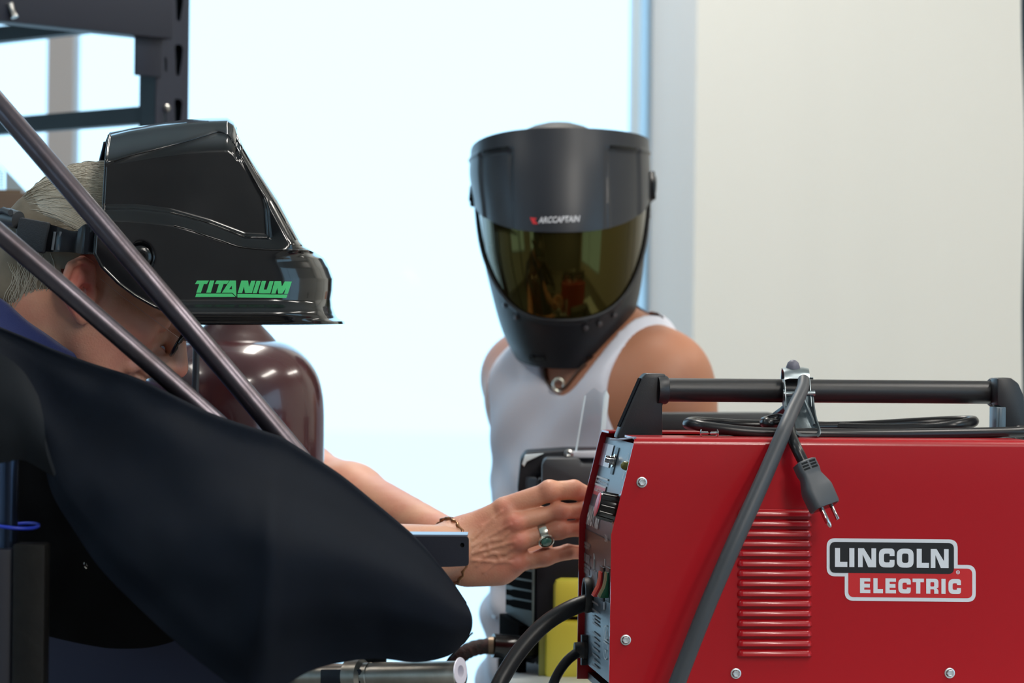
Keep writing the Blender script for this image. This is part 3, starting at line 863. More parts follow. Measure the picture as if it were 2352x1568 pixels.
f = MB(); f.tube(cab, [.0064 + .0024 * min(1, i / 45) for i in range(90)], 18, flat=1.0); f.build('cable', mat('clamp_cable', (62, 66, 72), .5, bump=.03, bscale=600), gk, smooth=60)

# ================================================================== power cord: coil lying on the top and plug hanging over the edge
pw = thing('power_cord', 'black power cord coiled on the red machine with its plug hanging down the side', 'power cord', W(.25, .1, cT))
def T(px, py, b): return on_plane(px, py, W(0, b, 0), E2)
T0 = T
def T(px, py, b): return T0(px, py, b + .03)
coil = vpath([W(WL + .004, .11, 1.02), W(WL + .03, .11, 1.025), W(WL + .05, .105, 1.06), W(WL + .035, .10, cT - .012), W(WL + .012, .09, cT + .0065), T(2352, 991, .05), T(2240, 994, .045), T(2050, 997, .03), T(1900, 996, .025), T(1740, 993, .03), T(1650, 984, .035), T(1600, 976, .045), T(1580, 973, .075), T(1600, 969, .105),
              T(1700, 975, .125), T(1850, 978, .12), T(2000, 985, .10), T(2120, 984, .085), T(2200, 976, .075), T(2236, 968, .10), T(2215, 966, .125), T(2120, 970, .135), T(1980, 978, .12), T(1860, 980, .10), T(1790, 975, .07), T(1764, 972, .05), T(1758, 968, .08), T(1790, 962, .085), T(1812, 970, .06), T(1815, 985, .02)], 190)
tail = pxpath([(1815, 985, 3.035), (1816, 998, 3.02), (1830, 1030, 2.995), (1846, 1062, 2.99)], 16)
rc = .0060
f = MB(); f.tube(coil + tail[1:], rc, 14); f.build('cord', mat('cord_black', (30, 31, 34), .3), pw, smooth=60)
# moulded plug with strain relief
ax0, ax1 = P(1846, 1060, 2.985), P(1895, 1165, 2.972)
pax = (ax1 - ax0).normalized(); pu = Vector((0, 1, 0)); pu = (pu - pax * pu.dot(pax)); pu.normalize(); pv = pax.cross(pu)
rot = Matrix.Rotation(math.radians(-24), 3, pax); pu, pv = rot @ pu, rot @ pv
Lp = (ax1 - ax0).length
def sect(h, hw, ht, n=20, e=.45):
    return [ax0 + pax * h + pv * (hw * math.copysign(abs(math.cos(a)) ** e, math.cos(a))) + pu * (ht * math.copysign(abs(math.sin(a)) ** e, math.sin(a))) for a in [k / n * math.tau for k in range(n)]]
rows = [sect(h * Lp, w_ * 1.12, t_ * 1.1) for h, w_, t_ in ((0, .004, .004), (.0, .0080, .0075), (.02, .0105, .0085), (.22, .0108, .0085), (.26, .0104, .0082), (.32, .0098, .0080), (.55, .0135, .0105), (.62, .0142, .0110), (.96, .0138, .0110), (1.0, .0130, .0104), (1.0, .004, .004))]
f = MB(); f.grid(rows, close_u=True); f.add(rows[-1], [tuple(range(20))])
M_PLUG = mat('plug_grey', (72, 76, 82), .5)
plug = f.build('plug', M_PLUG, pw, smooth=40)
f = MB()
for k in range(3):
    for s in (-.55, .55):
        f.box(ax0 + pax * Lp * (.065 + .062 * k) - pu * .0086 + pv * s * .0085, pv * .0036, pax * .0011, pu * .0008)
        f.box(ax0 + pax * Lp * (.065 + .062 * k) + pv * math.copysign(.0107, s), pv * .0006, pax * .0011, pu * .005)
for s in (-.0022, .0022): f.box(ax0 + pax * Lp * .30 - pu * .0081 + pv * s, pv * .0006, pax * .0006, pu * .0006)
f.build('relief_grooves', M_BLKG, plug)
f = MB(); f.add(sect(Lp * 1.004, .0125, .0100), [tuple(range(20))]); f.build('plug_face', M_BLKG, plug)
for s in (-.0065, .0065):
    f = MB(); f.box(ax1 + pax * .0085 + pv * s - pu * .002, pax * .0085, pu * .0032, pv * .0008); f.build('prong', M_CHROME, plug, bevel=.0005)
f = MB(); q = ax1 - pv * .001 + pu * .0055; f.tube([q, q + pax * .0185, q + pax * .0205], [.0024, .0024, .0012], 12); f.build('prong', M_CHROME, plug, smooth=60)
# ================================================================== second machine behind, black and yellow
M_CASE = mat('case_black', (32, 35, 42), .6, spec=.3, bump=.05, bscale=500)
M_TEAL = mat('vent_grey_teal', (108, 128, 132), .5)
M_YEL = mat('yellow_plastic', (250, 243, 92), .4)
M_YELD = mat('yellow_green_label', (150, 156, 78), .45)
M_CLEAR = clear_mat('clear_cover', (.90, .92, .93, 1), .30, .06)
M_EDGE = mat('clear_edge', (226, 240, 246), .25)  # near-white colour standing in for highlights along the clear cover's edges
Y2 = 3.54
m2 = thing('welding_machine', 'black and yellow welding machine with clear flip up cover, behind the red machine', 'welding machine', (P(1400, 1500, Y2).x + .12, Y2 + .1, TZ))
def B2(px, py, d=0.0): return P(px, py, Y2 + d)
zb2 = TZ + .012
xl, xr = B2(1232, 1300).x, B2(1232, 1300).x + .42
ztop = B2(1232, 1098).z
f = MB(); f.aabb((xl, Y2, zb2), (xr, Y2 + .2, ztop)); f.build('body', M_CASE, m2, bevel=.004)
# left end set at an angle: slatted grille with dark slots
fa, fb = B2(1232, 1300, .002), B2(1166, 1300, .07)
fd = Vector((fa.x - fb.x, fa.y - fb.y, 0)); fn = Vector((fd.y, -fd.x, 0)).normalized()
zc, zd = B2(1232, 1545).z, B2(1232, 1330).z
f = MB(); f.prism([(fa.x, fa.y, zb2), (fb.x, fb.y, zb2), (fb.x + .02, Y2 + .19, zb2), (fa.x, Y2 + .19, zb2)], [(fa.x, fa.y, ztop), (fb.x + .012, fb.y, ztop), (fb.x + .03, Y2 + .19, ztop), (fa.x, Y2 + .19, ztop)])
f.build('end_housing', M_CASE, m2, bevel=.003)
f = MB()
def EF(s, z, o=0.0): return Vector((fb.x + fd.x * s, fb.y + fd.y * s, z)) + fn * o
z1 = B2(1200, 1425).z; z2 = B2(1200, 1320).z
f.prism([EF(.03, z1 + .004, .0005), EF(.97, z1 - .010, .0005), EF(.97, z2 + .08, .0005), EF(.03, z2 + .08, .0005)], [EF(.03, z1 + .004, .004), EF(.97, z1 - .010, .004), EF(.97, z2 + .08, .004), EF(.03, z2 + .08, .004)])
f.build('grille', M_TEAL, m2, bevel=.001)
f = MB(); f.prism([EF(.02, z1 + .003, .0005), EF(.72, z1 - .008, .0005), EF(.72, z1 - .075, .0005), EF(.02, z1 - .075, .0005)], [EF(.02, z1 + .003, .012), EF(.72, z1 - .008, .012), EF(.72, z1 - .075, .012), EF(.02, z1 - .075, .012)])
f.build('socket_block', mat('slot_black', (8, 9, 10), .9, spec=.1), m2, bevel=.001)
for k in range(6):
    zz = B2(1200, 1394 - 23.5 * k).z
    f = MB(); f.prism([EF(s, zz + dz, .0030) for s, dz in ((.06, .004), (.20, .004), (.34, .0055), (.95, .0055), (.95, -.0045), (.34, -.0045), (.2, -.003), (.06, -.003))], [EF(s, zz + dz, .0046) for s, dz in ((.06, .004), (.20, .004), (.34, .0055), (.95, .0055), (.95, -.0045), (.34, -.0045), (.2, -.003), (.06, -.003))])
    f.build('vent_slot', mat('slot_black', (8, 9, 10), .9, spec=.1), m2)
# upper housing, chamfered
f = MB(); A = [B2(1188, 1128, .05), B2(1196, 1056, .05), B2(1208, 1040, .05), B2(1300, 1034, .05), B2(1420, 1034, .05), B2(1420, 1128, .05)]
f.prism(A, [p + Vector((0, .12, 0)) for p in A]); f.build('top_housing', M_CASE, m2, bevel=.003)
f = MB(); A = [B2(1244, 1150, -.012), B2(1244, 1066, -.012), B2(1252, 1052, -.012), B2(1332, 1052, -.012), B2(1336, 1066, -.012), B2(1420, 1066, -.012), B2(1420, 1150, -.012)]
f.prism(A, [p + Vector((0, .1, 0)) for p in A]); f.build('top_housing', mat('case_black_b', (50, 53, 58), .5, bump=.05, bscale=500), m2, bevel=.004)
f = MB(); A = [B2(1199, 1066, .045), B2(1206, 1044, .045), B2(1250, 1041, .045), B2(1232, 1050, .045), B2(1210, 1060, .045), B2(1204, 1072, .045)]
f.prism(A, [p + Vector((0, .1, 0)) for p in A]); f.build('cover_edge', M_EDGE, m2, bevel=.001)  # white piece painting the highlight at the clear cover's left corner
for k in range(4):
    q = B2(1238, 1088 + 12 * k, .048); f = MB(); f.box(q, (.003, 0, 0), (0, .002, 0), (0, 0, .002)); f.build('latch_rib', M_CASE, m2)
# clear flip-up cover standing open
f = MB(); A = [B2(1322, 1038, .03), B2(1345, 906, .03), B2(1364, 890, .03), B2(1382, 902, .03), B2(1394, 892, .03), B2(1398, 906, .03), B2(1376, 1038, .03)]
f.prism(A, [p + Vector((0, .003, 0)) for p in A]); cv = f.build('clear_cover', M_CLEAR, m2)
f = MB(); f.tube(pxpath([(1322, 1042, Y2 + .03), (1344, 908, Y2 + .03)], 4), .0011, 8); f.build('cover_rim', M_EDGE, cv, smooth=60)
f = MB(); A = [B2(1364, 1044, .026), B2(1376, 1030, .026), B2(1386, 910, .026), B2(1393, 896, .026), B2(1399, 908, .026), B2(1386, 1044, .026)]
f.prism(A, [p + Vector((0, .012, 0)) for p in A]); f.build('cover_rim', M_EDGE, cv, bevel=.001)
f = MB(); A = [B2(1322, 1036, .02), B2(1390, 1034, .02), B2(1390, 1052, .02), B2(1300, 1052, .02), B2(1296, 1040, .02)]
f.prism(A, [p + Vector((0, .02, 0)) for p in A]); f.build('cover_hinge', mat('hinge_clear', (206, 208, 216), .35), m2, bevel=.002)
f = MB(); f.lathe(B2(1306, 1042, .018), (0, -1, 0), [(0, .006), (.004, .006), (.005, .003), (.003, 0)], 16); f.build('hinge_screw', M_STEEL, m2, smooth=40)
# yellow side covers
def slab(name, x0, y0, x1, y1, m, d=-.022, t=.022, bev=.006, off=0):
    A = B2(x0, y0, d); Bq = B2(x1, y1, d)
    f = MB(); f.aabb((min(A.x, Bq.x), Y2 + d, min(A.z, Bq.z)), (max(A.x, Bq.x), Y2 + d + t, max(A.z, Bq.z))); return f.build(name, m, m2, bevel=bev)
slab('yellow_panel', 1272, 1328, 1420, 1418, M_YEL, bev=.009)
slab('yellow_panel', 1252, 1424, 1420, 1566, M_YEL, bev=.009)
slab('label_plate', 1238, 1440, 1256, 1556, M_YELD, -.014, .014, .002)
# handle bar on top, seen under the red machine's carry bar
f = MB(); A = [B2(1440, 948, .05), B2(1776, 948, .05), B2(1788, 962, .05), B2(1788, 984, .05), B2(1778, 990, .05), B2(1440, 988, .05)]
f.prism(A, [p + Vector((0, .05, 0)) for p in A]); f.build('handle', mat('handle_black', (42, 46, 48), .5), m2, bevel=.004)
for x in (1720, 1440):
    f = MB(); f.aabb((B2(x, 1000).x, Y2 + .06, ztop - .02), (B2(x + 50, 1000).x, Y2 + .09, B2(1580, 982, .05).z)); f.build('handle_post', M_CASE, m2)
for xx in (xl + .03, xr - .05):
    for yy in (Y2 + .03, Y2 + .17):
        f = MB(); f.aabb((xx, yy - .015, TZ + .0005), (xx + .03, yy + .015, zb2)); f.build('rubber_foot', M_RUB, m2)
# braided lead with its coupling
f = MB(); f.tube(pxpath([(1262, 1492, Y2 + .03), (1190, 1486, Y2 - .01), (1132, 1482, Y2 - .02)], 10), [.0125] * 4 + [.0150] * 6, 20); f.build('coupling', M_BLKG, m2, smooth=50)
f = MB(); f.tube(pxpath([(1134, 1482, Y2 - .02), (1122, 1482, Y2 - .02)], 3), .0112, 20); f.build('coupling_collar', mat('brass_grey', (150, 132, 112), .4, .6), m2, smooth=50)
f = MB(); f.tube(pxpath([(1122, 1483, Y2 - .02), (1090, 1488, Y2 - .025), (1062, 1502, Y2 - .03), (1046, 1524, Y2 - .03), (1040, 1560, Y2 - .03), (1042, 1700, Y2 - .03), (1050, 2240, Y2 - .03)], 40), [.0098 + .0004 * math.sin(i * 2.1) for i in range(40)], 16)
f.build('braided_lead', mat('braid_black', (24, 24, 26), .6, bump=.6, bscale=500, var=.5, vscale=160, var_rgb=(90, 34, 34)), m2, smooth=60)
f = MB(); f.tube(pxpath([(1086, 1452, Y2 - .05), (1062, 1474, Y2 - .05), (1040, 1500, Y2 - .04), (1026, 1522, Y2 - .03), (1036, 1545, Y2 - .03)], 20), .0012, 8); f.build('thin_wire', M_BLKG, m2, smooth=60)

# ================================================================== gas cylinder
M_CYL = mat('maroon_enamel', (74, 38, 41), .22, coat=.6, var=.25, vscale=6, bump=.03, bscale=40)
YG = 3.50
gcx = P(535, 900, YG); rg = P(745, 900, YG).x - gcx.x
g = thing('gas_cylinder', 'maroon enamelled gas cylinder with domed shoulder behind the stooping person', 'gas cylinder', (gcx.x, YG, 0))
zr = lambda x, y: (P(x, y, YG).z, P(x, y, YG).x - gcx.x)
prof = [(0.004, 0), (0.004, rg - .01), (.014, rg)] + [tuple(p) for p in catmull([zr(745, 1000), zr(745, 950), zr(742, 908), zr(733, 868), zr(716, 836), zr(692, 810), zr(662, 791), zr(630, 782)], 28)]
f = MB(); f.lathe((gcx.x, YG, 0), (0, 0, 1), prof, 64); f.build('vessel', M_CYL, g, smooth=40)
zn = zr(632, 784)
f = MB(); f.lathe((gcx.x, YG, 0), (0, 0, 1), [(zn[0] - .006, zn[1] + .001), (zn[0], zn[1] + .002), zr(622, 768), zr(600, 745), zr(596, 735), zr(594, 660), (zr(590, 645)[0], .02), (zr(590, 643)[0], 0)], 40); f.build('cap', mat('maroon_dark', (68, 40, 40), .35, bump=.2, bscale=60), g, smooth=40)
f = MB(); f.tube(pxpath([(452, 742, 3.36), (450, 860, 3.355), (446, 960, 3.35), (444, 1100, 3.35)], 10), .0042, 10); f.tube(pxpath([(436, 742, 3.40), (452, 744, 3.36)], 4), .004, 8); f.build('gas_hose', mat('hose_dark', (46, 48, 54), .5), g, smooth=60)
# ================================================================== tube frame in the left foreground
M_TUBE = mat('raw_steel_tube', (108, 102, 110), .34, .9, var=.5, vscale=30, var_rgb=(72, 60, 58), bump=.05, bscale=150, rvar=.1)
M_NAVY = mat('navy_black_steel', (22, 25, 40), .5, bump=.05, bscale=400)
M_WORN = mat('worn_black_steel', (8, 8, 9), .6, spec=.25, var=.6, vscale=60, var_rgb=(20, 19, 18), bump=.2, bscale=120)
M_AXLE = mat('worn_axle_steel', (196, 190, 180), .35, .75, var=.5, vscale=40, var_rgb=(140, 130, 114), bump=.1, bscale=90)
fr = thing('tube_frame', 'unfinished steel tube frame with two slanting bare pipes under the black blanket', 'metal frame', (P(60, 1400, 2.75).x, 2.8, 0))
px_ = -330
f = MB(); f.tube(vpath([P(-330, -140, 2.92), P(0, 244, 2.87), P(340, 640, 2.845), P(655, 1012, 2.84), P(790, 1180, 2.84)], 24), .0107, 24); f.build('slanting_tube', M_TUBE, fr, smooth=60)
f = MB(); f.tube(vpath([P(-330, 262, 2.80), P(0, 537, 2.80), P(250, 752, 2.80), P(440, 918, 2.80), P(640, 1100, 2.80)], 24), .0098, 24); f.build('slanting_tube', M_TUBE, fr, smooth=60)
pA = P(-330, -140, 2.92); pB = P(-330, 262, 2.80)
f = MB(); f.tube([Vector((pA.x, 2.93, 0)), Vector((pA.x, 2.93, pA.z + .02))], .013, 16); f.tube([Vector((pB.x, 2.79, 0)), Vector((pB.x, 2.79, pB.z + .02))], .013, 16); f.tube([Vector((pA.x, 2.93, .62)), Vector((pB.x, 2.79, .62))], .012, 12); f.build('rear_post', M_TUBE, fr, smooth=60)
# square upright in front, worn
a = P(38, 1245, 2.72); b = P(112, 1245, 2.72)
f = MB(); f.aabb((a.x, 2.70, 0.0), (b.x, 2.70 + (b.x - a.x), a.z)); f.build('square_upright', M_WORN, fr, bevel=.0025)
f = MB(); f.aabb((a.x - .05, 2.708, 0.0), (a.x - .001, 2.75, a.z - .006)); f.build('square_upright', M_NAVY, fr, bevel=.002)
c = P(20, 1060, 2.735)
f = MB(); f.tube([Vector((c.x, 2.735, a.z - .03)), Vector((c.x, 2.735, c.z + .05))], .0095, 20); f.build('round_post', mat('blue_steel_post', (44, 54, 74), .3, .8), fr, smooth=60)
f = MB(); q = P(24, 1207, 2.735); f.tube([q + Vector((.027 * math.cos(k / 24 * math.tau), .022 * math.sin(k / 24 * math.tau), .0015 * math.sin(k / 24 * math.tau * 2))) for k in range(25)], .0018, 8, caps=False); f.build('wire_tie', mat('blue_wire', (38, 62, 190), .4), fr, smooth=60)
# navy panel low at the left
a, b = P(70, 1425, 2.93), P(660, 1425, 2.93)
f = MB(); f.aabb((a.x - .25, 2.93, .12), (b.x, 2.945, a.z)); f.build('side_panel', mat('navy_panel', (42, 48, 72), .55, bump=.03, bscale=300), fr, bevel=.004)
# rails carrying the blanket and the bracket
z_ = P(800, 1262, 2.9)
f = MB(); u0, u1 = P(640, 1262, 2.925), P(1050, 1262, 2.925)
f.aabb((u0.x, 2.93, u0.z - .010), (u1.x - .02, 2.955, u0.z + .010)); f.build('cross_rail', M_NAVY, fr, bevel=.002)
# bracket: folded plate with a lip and a hole
A = [P(760, 1230, 2.905), P(1071, 1232, 2.905), P(1077, 1238, 2.905), P(1077, 1292, 2.905), P(1071, 1299, 2.905), P(1000, 1301, 2.905), P(760, 1300, 2.905)]
loops = [[(760, 1230), (1070, 1231), (1075, 1233), (1077, 1238), (1077, 1292), (1075, 1297), (1070, 1299), (1030, 1301), (760, 1301)], [(1062 + 5 * math.cos(k / 12 * math.tau), 1251 + 5.5 * math.sin(k / 12 * math.tau)) for k in range(12)]]
me = flat_mesh(loops); remap(me, lambda x, y: P(x, y, 2.905)); solid(me, .003); bkt = link('bracket', me, M_NAVY, fr)
f = MB(); t0, t1 = P(760, 1230, 2.905), P(1074, 1232, 2.905); zz = .0018
f.prism([t0, t1, t1 + Vector((0, .045, 0)), t0 + Vector((0, .045, 0))], [p + Vector((0, 0, zz)) for p in (t0, t1, t1 + Vector((0, .045, 0)), t0 + Vector((0, .045, 0)))]); f.build('bracket_top', mat('bracket_top_grey', (120, 126, 142), .3, .4), bkt)
f = MB(); q = P(966, 1229, 2.925); f.lathe(q, (0, 0, 1), [(0, .0075), (.002, .0075), (.002, .0045), (0.0006, .0045)], 20); f.build('bolt_hole', M_STEEL, bkt, smooth=30)
f = MB(); q = P(1062, 1251, 2.904); f.lathe(q, (0, -1, 0), [(0, .0036), (.0006, .0036), (.0006, .0027), (-.002, .0026)], 18); f.build('hole_edge', M_STEEL, bkt)
f = MB(); f.lathe(q + Vector((0, .0022, 0)), (0, -1, 0), [(0, .0036), (.0004, .0036), (.0004, 0)], 18); f.build('nut', M_WORN, bkt)  # black disc painting the shade inside the bracket's open hole
# axle with bored end at the bottom
e0, e1 = P(560, 1548, 2.98), P(1058, 1541, 2.86); ax = (e1 - e0).normalized(); e0 = e0 - Vector((0, 0, .004))
L_ = (e1 - e0).length
r1 = .0145
f = MB(); f.lathe(e0, ax, [(0, 0), (0, .0135), (L_ * .5, .0135), (L_ * .55, r1), (L_ * .595, r1), (L_ * .598, r1 * .94), (L_ * .61, r1 * .94), (L_ * .612, r1), (L_ * .998, r1), (L_, r1 * .96)], 40)
axl = f.build('axle', M_AXLE, fr, smooth=40)
f = MB(); f.lathe(e1 - ax * .0004, ax, [(0, r1 * .97), (.0006, r1 * .93), (.0006, .0062), (-.012, .0058), (-.012, 0)], 40); f.build('axle_end', mat('axle_end_face', (238, 236, 248), .4, .3), axl, smooth=35)
q = e0 + ax * L_ * .46
f = MB(); f.box(q + Vector((0, -.010, .002)), ax * .024, Vector((0, .006, 0)), Vector((0, 0, .0072))); f.build('keyway', M_NAVY, axl, bevel=.001)
f = MB(); q = e0 + ax * L_ * .51; f.lathe(q, ax, [(-.004, r1 * .9), (-.004, r1 * 1.22), (.012, r1 * 1.25), (.016, r1 * 1.02)], 32); f.build('axle_collar', M_AXLE, axl, smooth=40)
f = MB()
for k in range(7):
    q = P(600 + 22 * k, 1575 + 3 * (k % 2), 2.97); f.tube([q + Vector((-.006, 0, .006)), q + Vector((.004, 0, -.02))], .0035, 8)
f.aabb((P(560, 1590, 2.97).x, 2.955, P(0, 1640, 2.97).z), (P(830, 1590, 2.97).x, 2.985, P(0, 1588, 2.97).z))
f.build('axle_mount', M_AXLE, fr, smooth=50)
f = MB(); q = P(700, 1640, 2.97); f.aabb((q.x - .02, 2.955, 0), (q.x + .02, 2.985, q.z)); q = P(860, 1300, 2.942); f.aabb((q.x - .012, 2.956, 0), (q.x + .012, 2.98, q.z + .012)); f.aabb((P(-100, 0, 2.93).x, 2.955, .05), (P(860, 0, 2.94).x, 2.98, .09)); f.build('lower_rail', M_WORN, fr)

# ================================================================== black welding blanket thrown over the frame
M_FELT = mat('black_felt', (19, 24, 33), .85, spec=.06, bump=.25, bscale=900, var=.35, vscale=14, var_rgb=(21, 25, 31))
bl = thing('welding_blanket', 'large black felt welding blanket draped over the tube frame in the left foreground', 'blanket', P(600, 1200, 2.75))
Tp = [(-60, 728), (60, 776), (130, 806), (210, 836), (325, 874), (467, 943), (600, 990), (645, 1006), (690, 1033), (780, 1090), (890, 1180), (965, 1246), (1030, 1325), (1068, 1380)]
Bp = [(75, 985), (98, 1060), (120, 1130), (190, 1250), (262, 1340), (390, 1462), (520, 1568), (585, 1615), (640, 1585), (720, 1538), (850, 1513), (960, 1520), (1030, 1505), (1068, 1476)]
Yt = [2.86, 2.84, 2.82, 2.80, 2.76, 2.745, 2.76, 2.775, 2.79, 2.80, 2.83, 2.85, 2.87, 2.88]
Ym = [2.80, 2.76, 2.73, 2.69, 2.64, 2.59, 2.545, 2.525, 2.555, 2.61, 2.68, 2.74, 2.80, 2.85]
Yb = [2.80, 2.77, 2.75, 2.71, 2.67, 2.625, 2.58, 2.56, 2.59, 2.65, 2.72, 2.78, 2.82, 2.86]
VR = [-.10, -.03, 0, .06, .18, .38, .62, .82, .94, 1.0]
rows_c = []
for v in VR:
    row = []
    for i in range(len(Tp)):
        t, b = Tp[i], Bp[i]
        if v < 0:
            x, y = t[0] + 4, t[1] + (30 if v < -.05 else 4); Y = Yt[i] + (.12 if v < -.05 else .035)
        else:
            x, y = t[0] + (b[0] - t[0]) * v, t[1] + (b[1] - t[1]) * v
            # bulge of the rounded right-hand end
            if i >= 11: x += (1 - (2 * v - 1) ** 2) * (10, 14, 22)[i - 11] * (1, 1, .8)[i - 11]
            w = sstep(0, .5, v)
            Y = Yt[i] + (Ym[i] - Yt[i]) * (w ** .8) + (Yb[i] - Ym[i]) * sstep(.5, 1, v)
            Y -= .02 * math.sin(min(v, 1) * math.pi) * (1 if i > 8 else .4)
            if 1 <= i <= 6:
                Y += (.5, .9, 1, 1, .8, .4)[i - 1] * (.050 * math.exp(-((v - .40) / .18) ** 2) - .035 * sstep(.55, .85, v))
        row.append((x, y, Y))
    rows_c.append(row)
NU, NV = 150, 80
tmp = [catmull(r, NU) for r in rows_c]
cols = [catmull([tmp[r][u] for r in range(len(VR))], NV) for u in range(NU)]
rows = []
for j in range(NV):
    row = []
    for u in range(NU):
        x, y, Y = cols[u][j]
        q = P(x, y, Y)
        n1 = noise.noise(Vector((x / 170, y / 130, 3.1))); n2 = noise.noise(Vector((x / 60, y / 80, 8.0)))
        edge = min(1, j / 14)
        row.append(q + Vector((0, 1, 0)) * (n1 * .010 + n2 * .0025) * edge)
    rows.append(row)
# wrap the right end round to the back
f = MB(); f.grid([list(reversed(r)) for r in rows]); me = f.mesh()
bm = bmesh.new(); bm.from_mesh(me)
bmesh.ops.recalc_face_normals(bm, faces=bm.faces)
c0n = sum((fc.normal.y for fc in bm.faces)) 
if c0n > 0: bmesh.ops.reverse_faces(bm, faces=bm.faces)
bmesh.ops.solidify(bm, geom=list(bm.faces), thickness=.006)
bmesh.ops.recalc_face_normals(bm, faces=bm.faces)
bm.to_mesh(me); bm.free()
link('outer_fold', me, M_FELT, bl, 60)
# under layer seen inside the opening
def sheet(T, B, Y0_, Y1_, m, name, nu=40, nv=20, wob=.004, sag=0.0, t=.005):
    A = catmull(T, nu); Bc = catmull(B, nu); rows = []
    for j in range(nv):
        v = j / (nv - 1); row = []
        for u in range(nu):
            x = A[u][0] + (Bc[u][0] - A[u][0]) * v; y = A[u][1] + (Bc[u][1] - A[u][1]) * v
            row.append(P(x, y, Y0_ + (Y1_ - Y0_) * v + sag * math.sin(v * math.pi)) + Vector((0, wob * noise.noise(Vector((x / 70, y / 70, 1.0))), 0)))
        rows.append(row)
    f = MB(); f.grid(rows); me = f.mesh(); solid(me, t)
    return link(name, me, m, bl, 60)
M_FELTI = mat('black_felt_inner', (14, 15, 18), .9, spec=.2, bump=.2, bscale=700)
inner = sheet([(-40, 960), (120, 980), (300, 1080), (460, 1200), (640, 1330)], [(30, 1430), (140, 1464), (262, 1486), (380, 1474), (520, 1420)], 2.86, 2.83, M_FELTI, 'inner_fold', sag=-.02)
sheet([(-60, 790), (-10, 812), (40, 852), (78, 915)], [(-60, 1068), (-10, 1060), (60, 1050), (128, 1086)], 2.665, 2.655, mat('felt_flap', (34, 37, 41), .85, spec=.05, bump=.2, bscale=700), 'corner_flap', nu=24, nv=16, sag=-.02)
f = MB(); q = P(202, 1296, 2.822); f.lathe(q, Vector((.5, -.8, .25)).normalized(), [(0, .0052), (.001, .0052), (.0016, .0044), (.0013, .0030), (.0028, .0025), (.0031, 0)], 20); f.build('snap_button', M_CHROME, bl, smooth=40)
# ================================================================== glossy black helmet of the stooping person
M_HGLOSS = mat('helmet_gloss_black', (10, 11, 15), .16, spec=.5, coat=.5, bump=.02, bscale=14, var=.6, vscale=16, var_rgb=(24, 25, 28), rvar=.1)
HY = math.radians(10.5)
HFx = Vector((math.cos(HY), math.sin(HY), 0)); HLat = Vector((-math.sin(HY), math.cos(HY), 0))
HC = P(470, 520, 3.135)
XB = [(743, 442), (736, 425), (722, 400), (702, 352), (678, 310), (650, 272), (612, 234), (582, 218), (540, 221), (510, 232), (480, 238), (440, 240), (400, 242), (340, 246), (306, 252), (300, 256)]
XF = [(745, 792), (738, 791), (731, 776), (720, 769), (705, 764), (688, 762), (668, 765), (640, 766), (615, 757), (592, 744), (578, 722), (566, 700), (552, 690), (460, 640), (340, 562), (304, 545), (286, 542)]
YTOP = [(252, 304), (300, 293), (360, 283), (430, 274), (480, 271), (522, 270), (536, 279), (543, 292)]
def xb(y): return interp(y, [p[0] for p in reversed(XB)], [p[1] for p in reversed(XB)])
def xf(y): return interp(y, [p[0] for p in reversed(XF)], [p[1] for p in reversed(XF)])
def seg_d(p, a, b):
    ax_, ay = a; bx, by = b; px, py = p
    dx, dy = bx - ax_, by - ay
    t = min(max(((px - ax_) * dx + (py - ay) * dy) / (dx * dx + dy * dy), 0), 1)
    return math.hypot(px - ax_ - t * dx, py - ay - t * dy)
def poly_sd(p, poly):
    d = min(seg_d(p, poly[i], poly[(i + 1) % len(poly)]) for i in range(len(poly)))
    ins = False; x, y = p
    for i in range(len(poly)):
        (x0, y0), (x1, y1) = poly[i], poly[(i + 1) % len(poly)]
        if (y0 > y) != (y1 > y) and x < (x1 - x0) * (y - y0) / (y1 - y0) + x0: ins = not ins
    return -d if ins else d
SIDE = [(200, 388), (300, 358), (400, 334), (498, 303), (518, 306), (535, 322), (572, 390), (608, 455), (614, 480), (618, 546), (562, 543), (480, 512), (390, 487), (310, 478), (200, 478)]
LOWER = [(150, 500), (260, 505), (330, 510), (400, 518), (470, 540), (548, 566), (640, 573), (760, 574), (900, 620), (900, 760), (150, 760)]
def hfun(x, y):
    """half width of the shell (metres) at a silhouette position"""
    front_ = xf(y); df = max(front_ - x, 0)
    yt = interp(x, [p[0] for p in YTOP], [p[1] for p in YTOP])
    low = sstep(560, 600, y)
    R = 34 + (150 - 34) * low
    base = .112 + .006 * sstep(250, 620, y)
    g = min(df / R, 1.0)
    hf = (1 - (1 - g) ** (2.2 + .4 * low)) ** (1 / (2.2 + .4 * low))
    wfront = .062 + .02 * low if low < .5 else .0
    h = wfront * (1 - low) * min(1, df / 3.0) + (base - wfront * (1 - low)) * hf
    # roof: narrow crown, then a chamfer widening down to the side plate
    dt = y - yt
    crown = .060
    if dt < 90:
        ch = crown * min(1, (max(dt, 0) / 6.0) ** .5) + max(0, (base - crown)) * sstep(0, 78, dt) ** .8
        h = min(h, ch)
    # relief of the side
    s1 = poly_sd((x, y), SIDE)
    h -= .0042 * sstep(6, -8, s1)
    s2 = poly_sd((x, y), LOWER)
    dS, dL = max(s1, 0.0), max(s2, 0.0)
    h -= .0085 * (1 - (dS / (dS + dL + 1e-6) if s2 > 0 else 1.0))
    r2 = math.hypot((x - 322) / 34, (y - 590) / 40)
    h -= .006 * sstep(1.0, .55, r2)
    # flared rim at the bottom
    if y > 690 and x > 380: h += (.012 * sstep(688, 720, y) - .007 * sstep(722, 743, y)) * min(1, df / 25)
    return max(h, 0.0)
def hpoint(x, y, extra=0.0):
    h = hfun(x, y) + extra
    return on_plane(x, y, HC - HLat * h, HLat)
NUX, NVY = 240, 220
XY = np.zeros((NVY, NUX, 2)); HH = np.zeros((NVY, NUX))
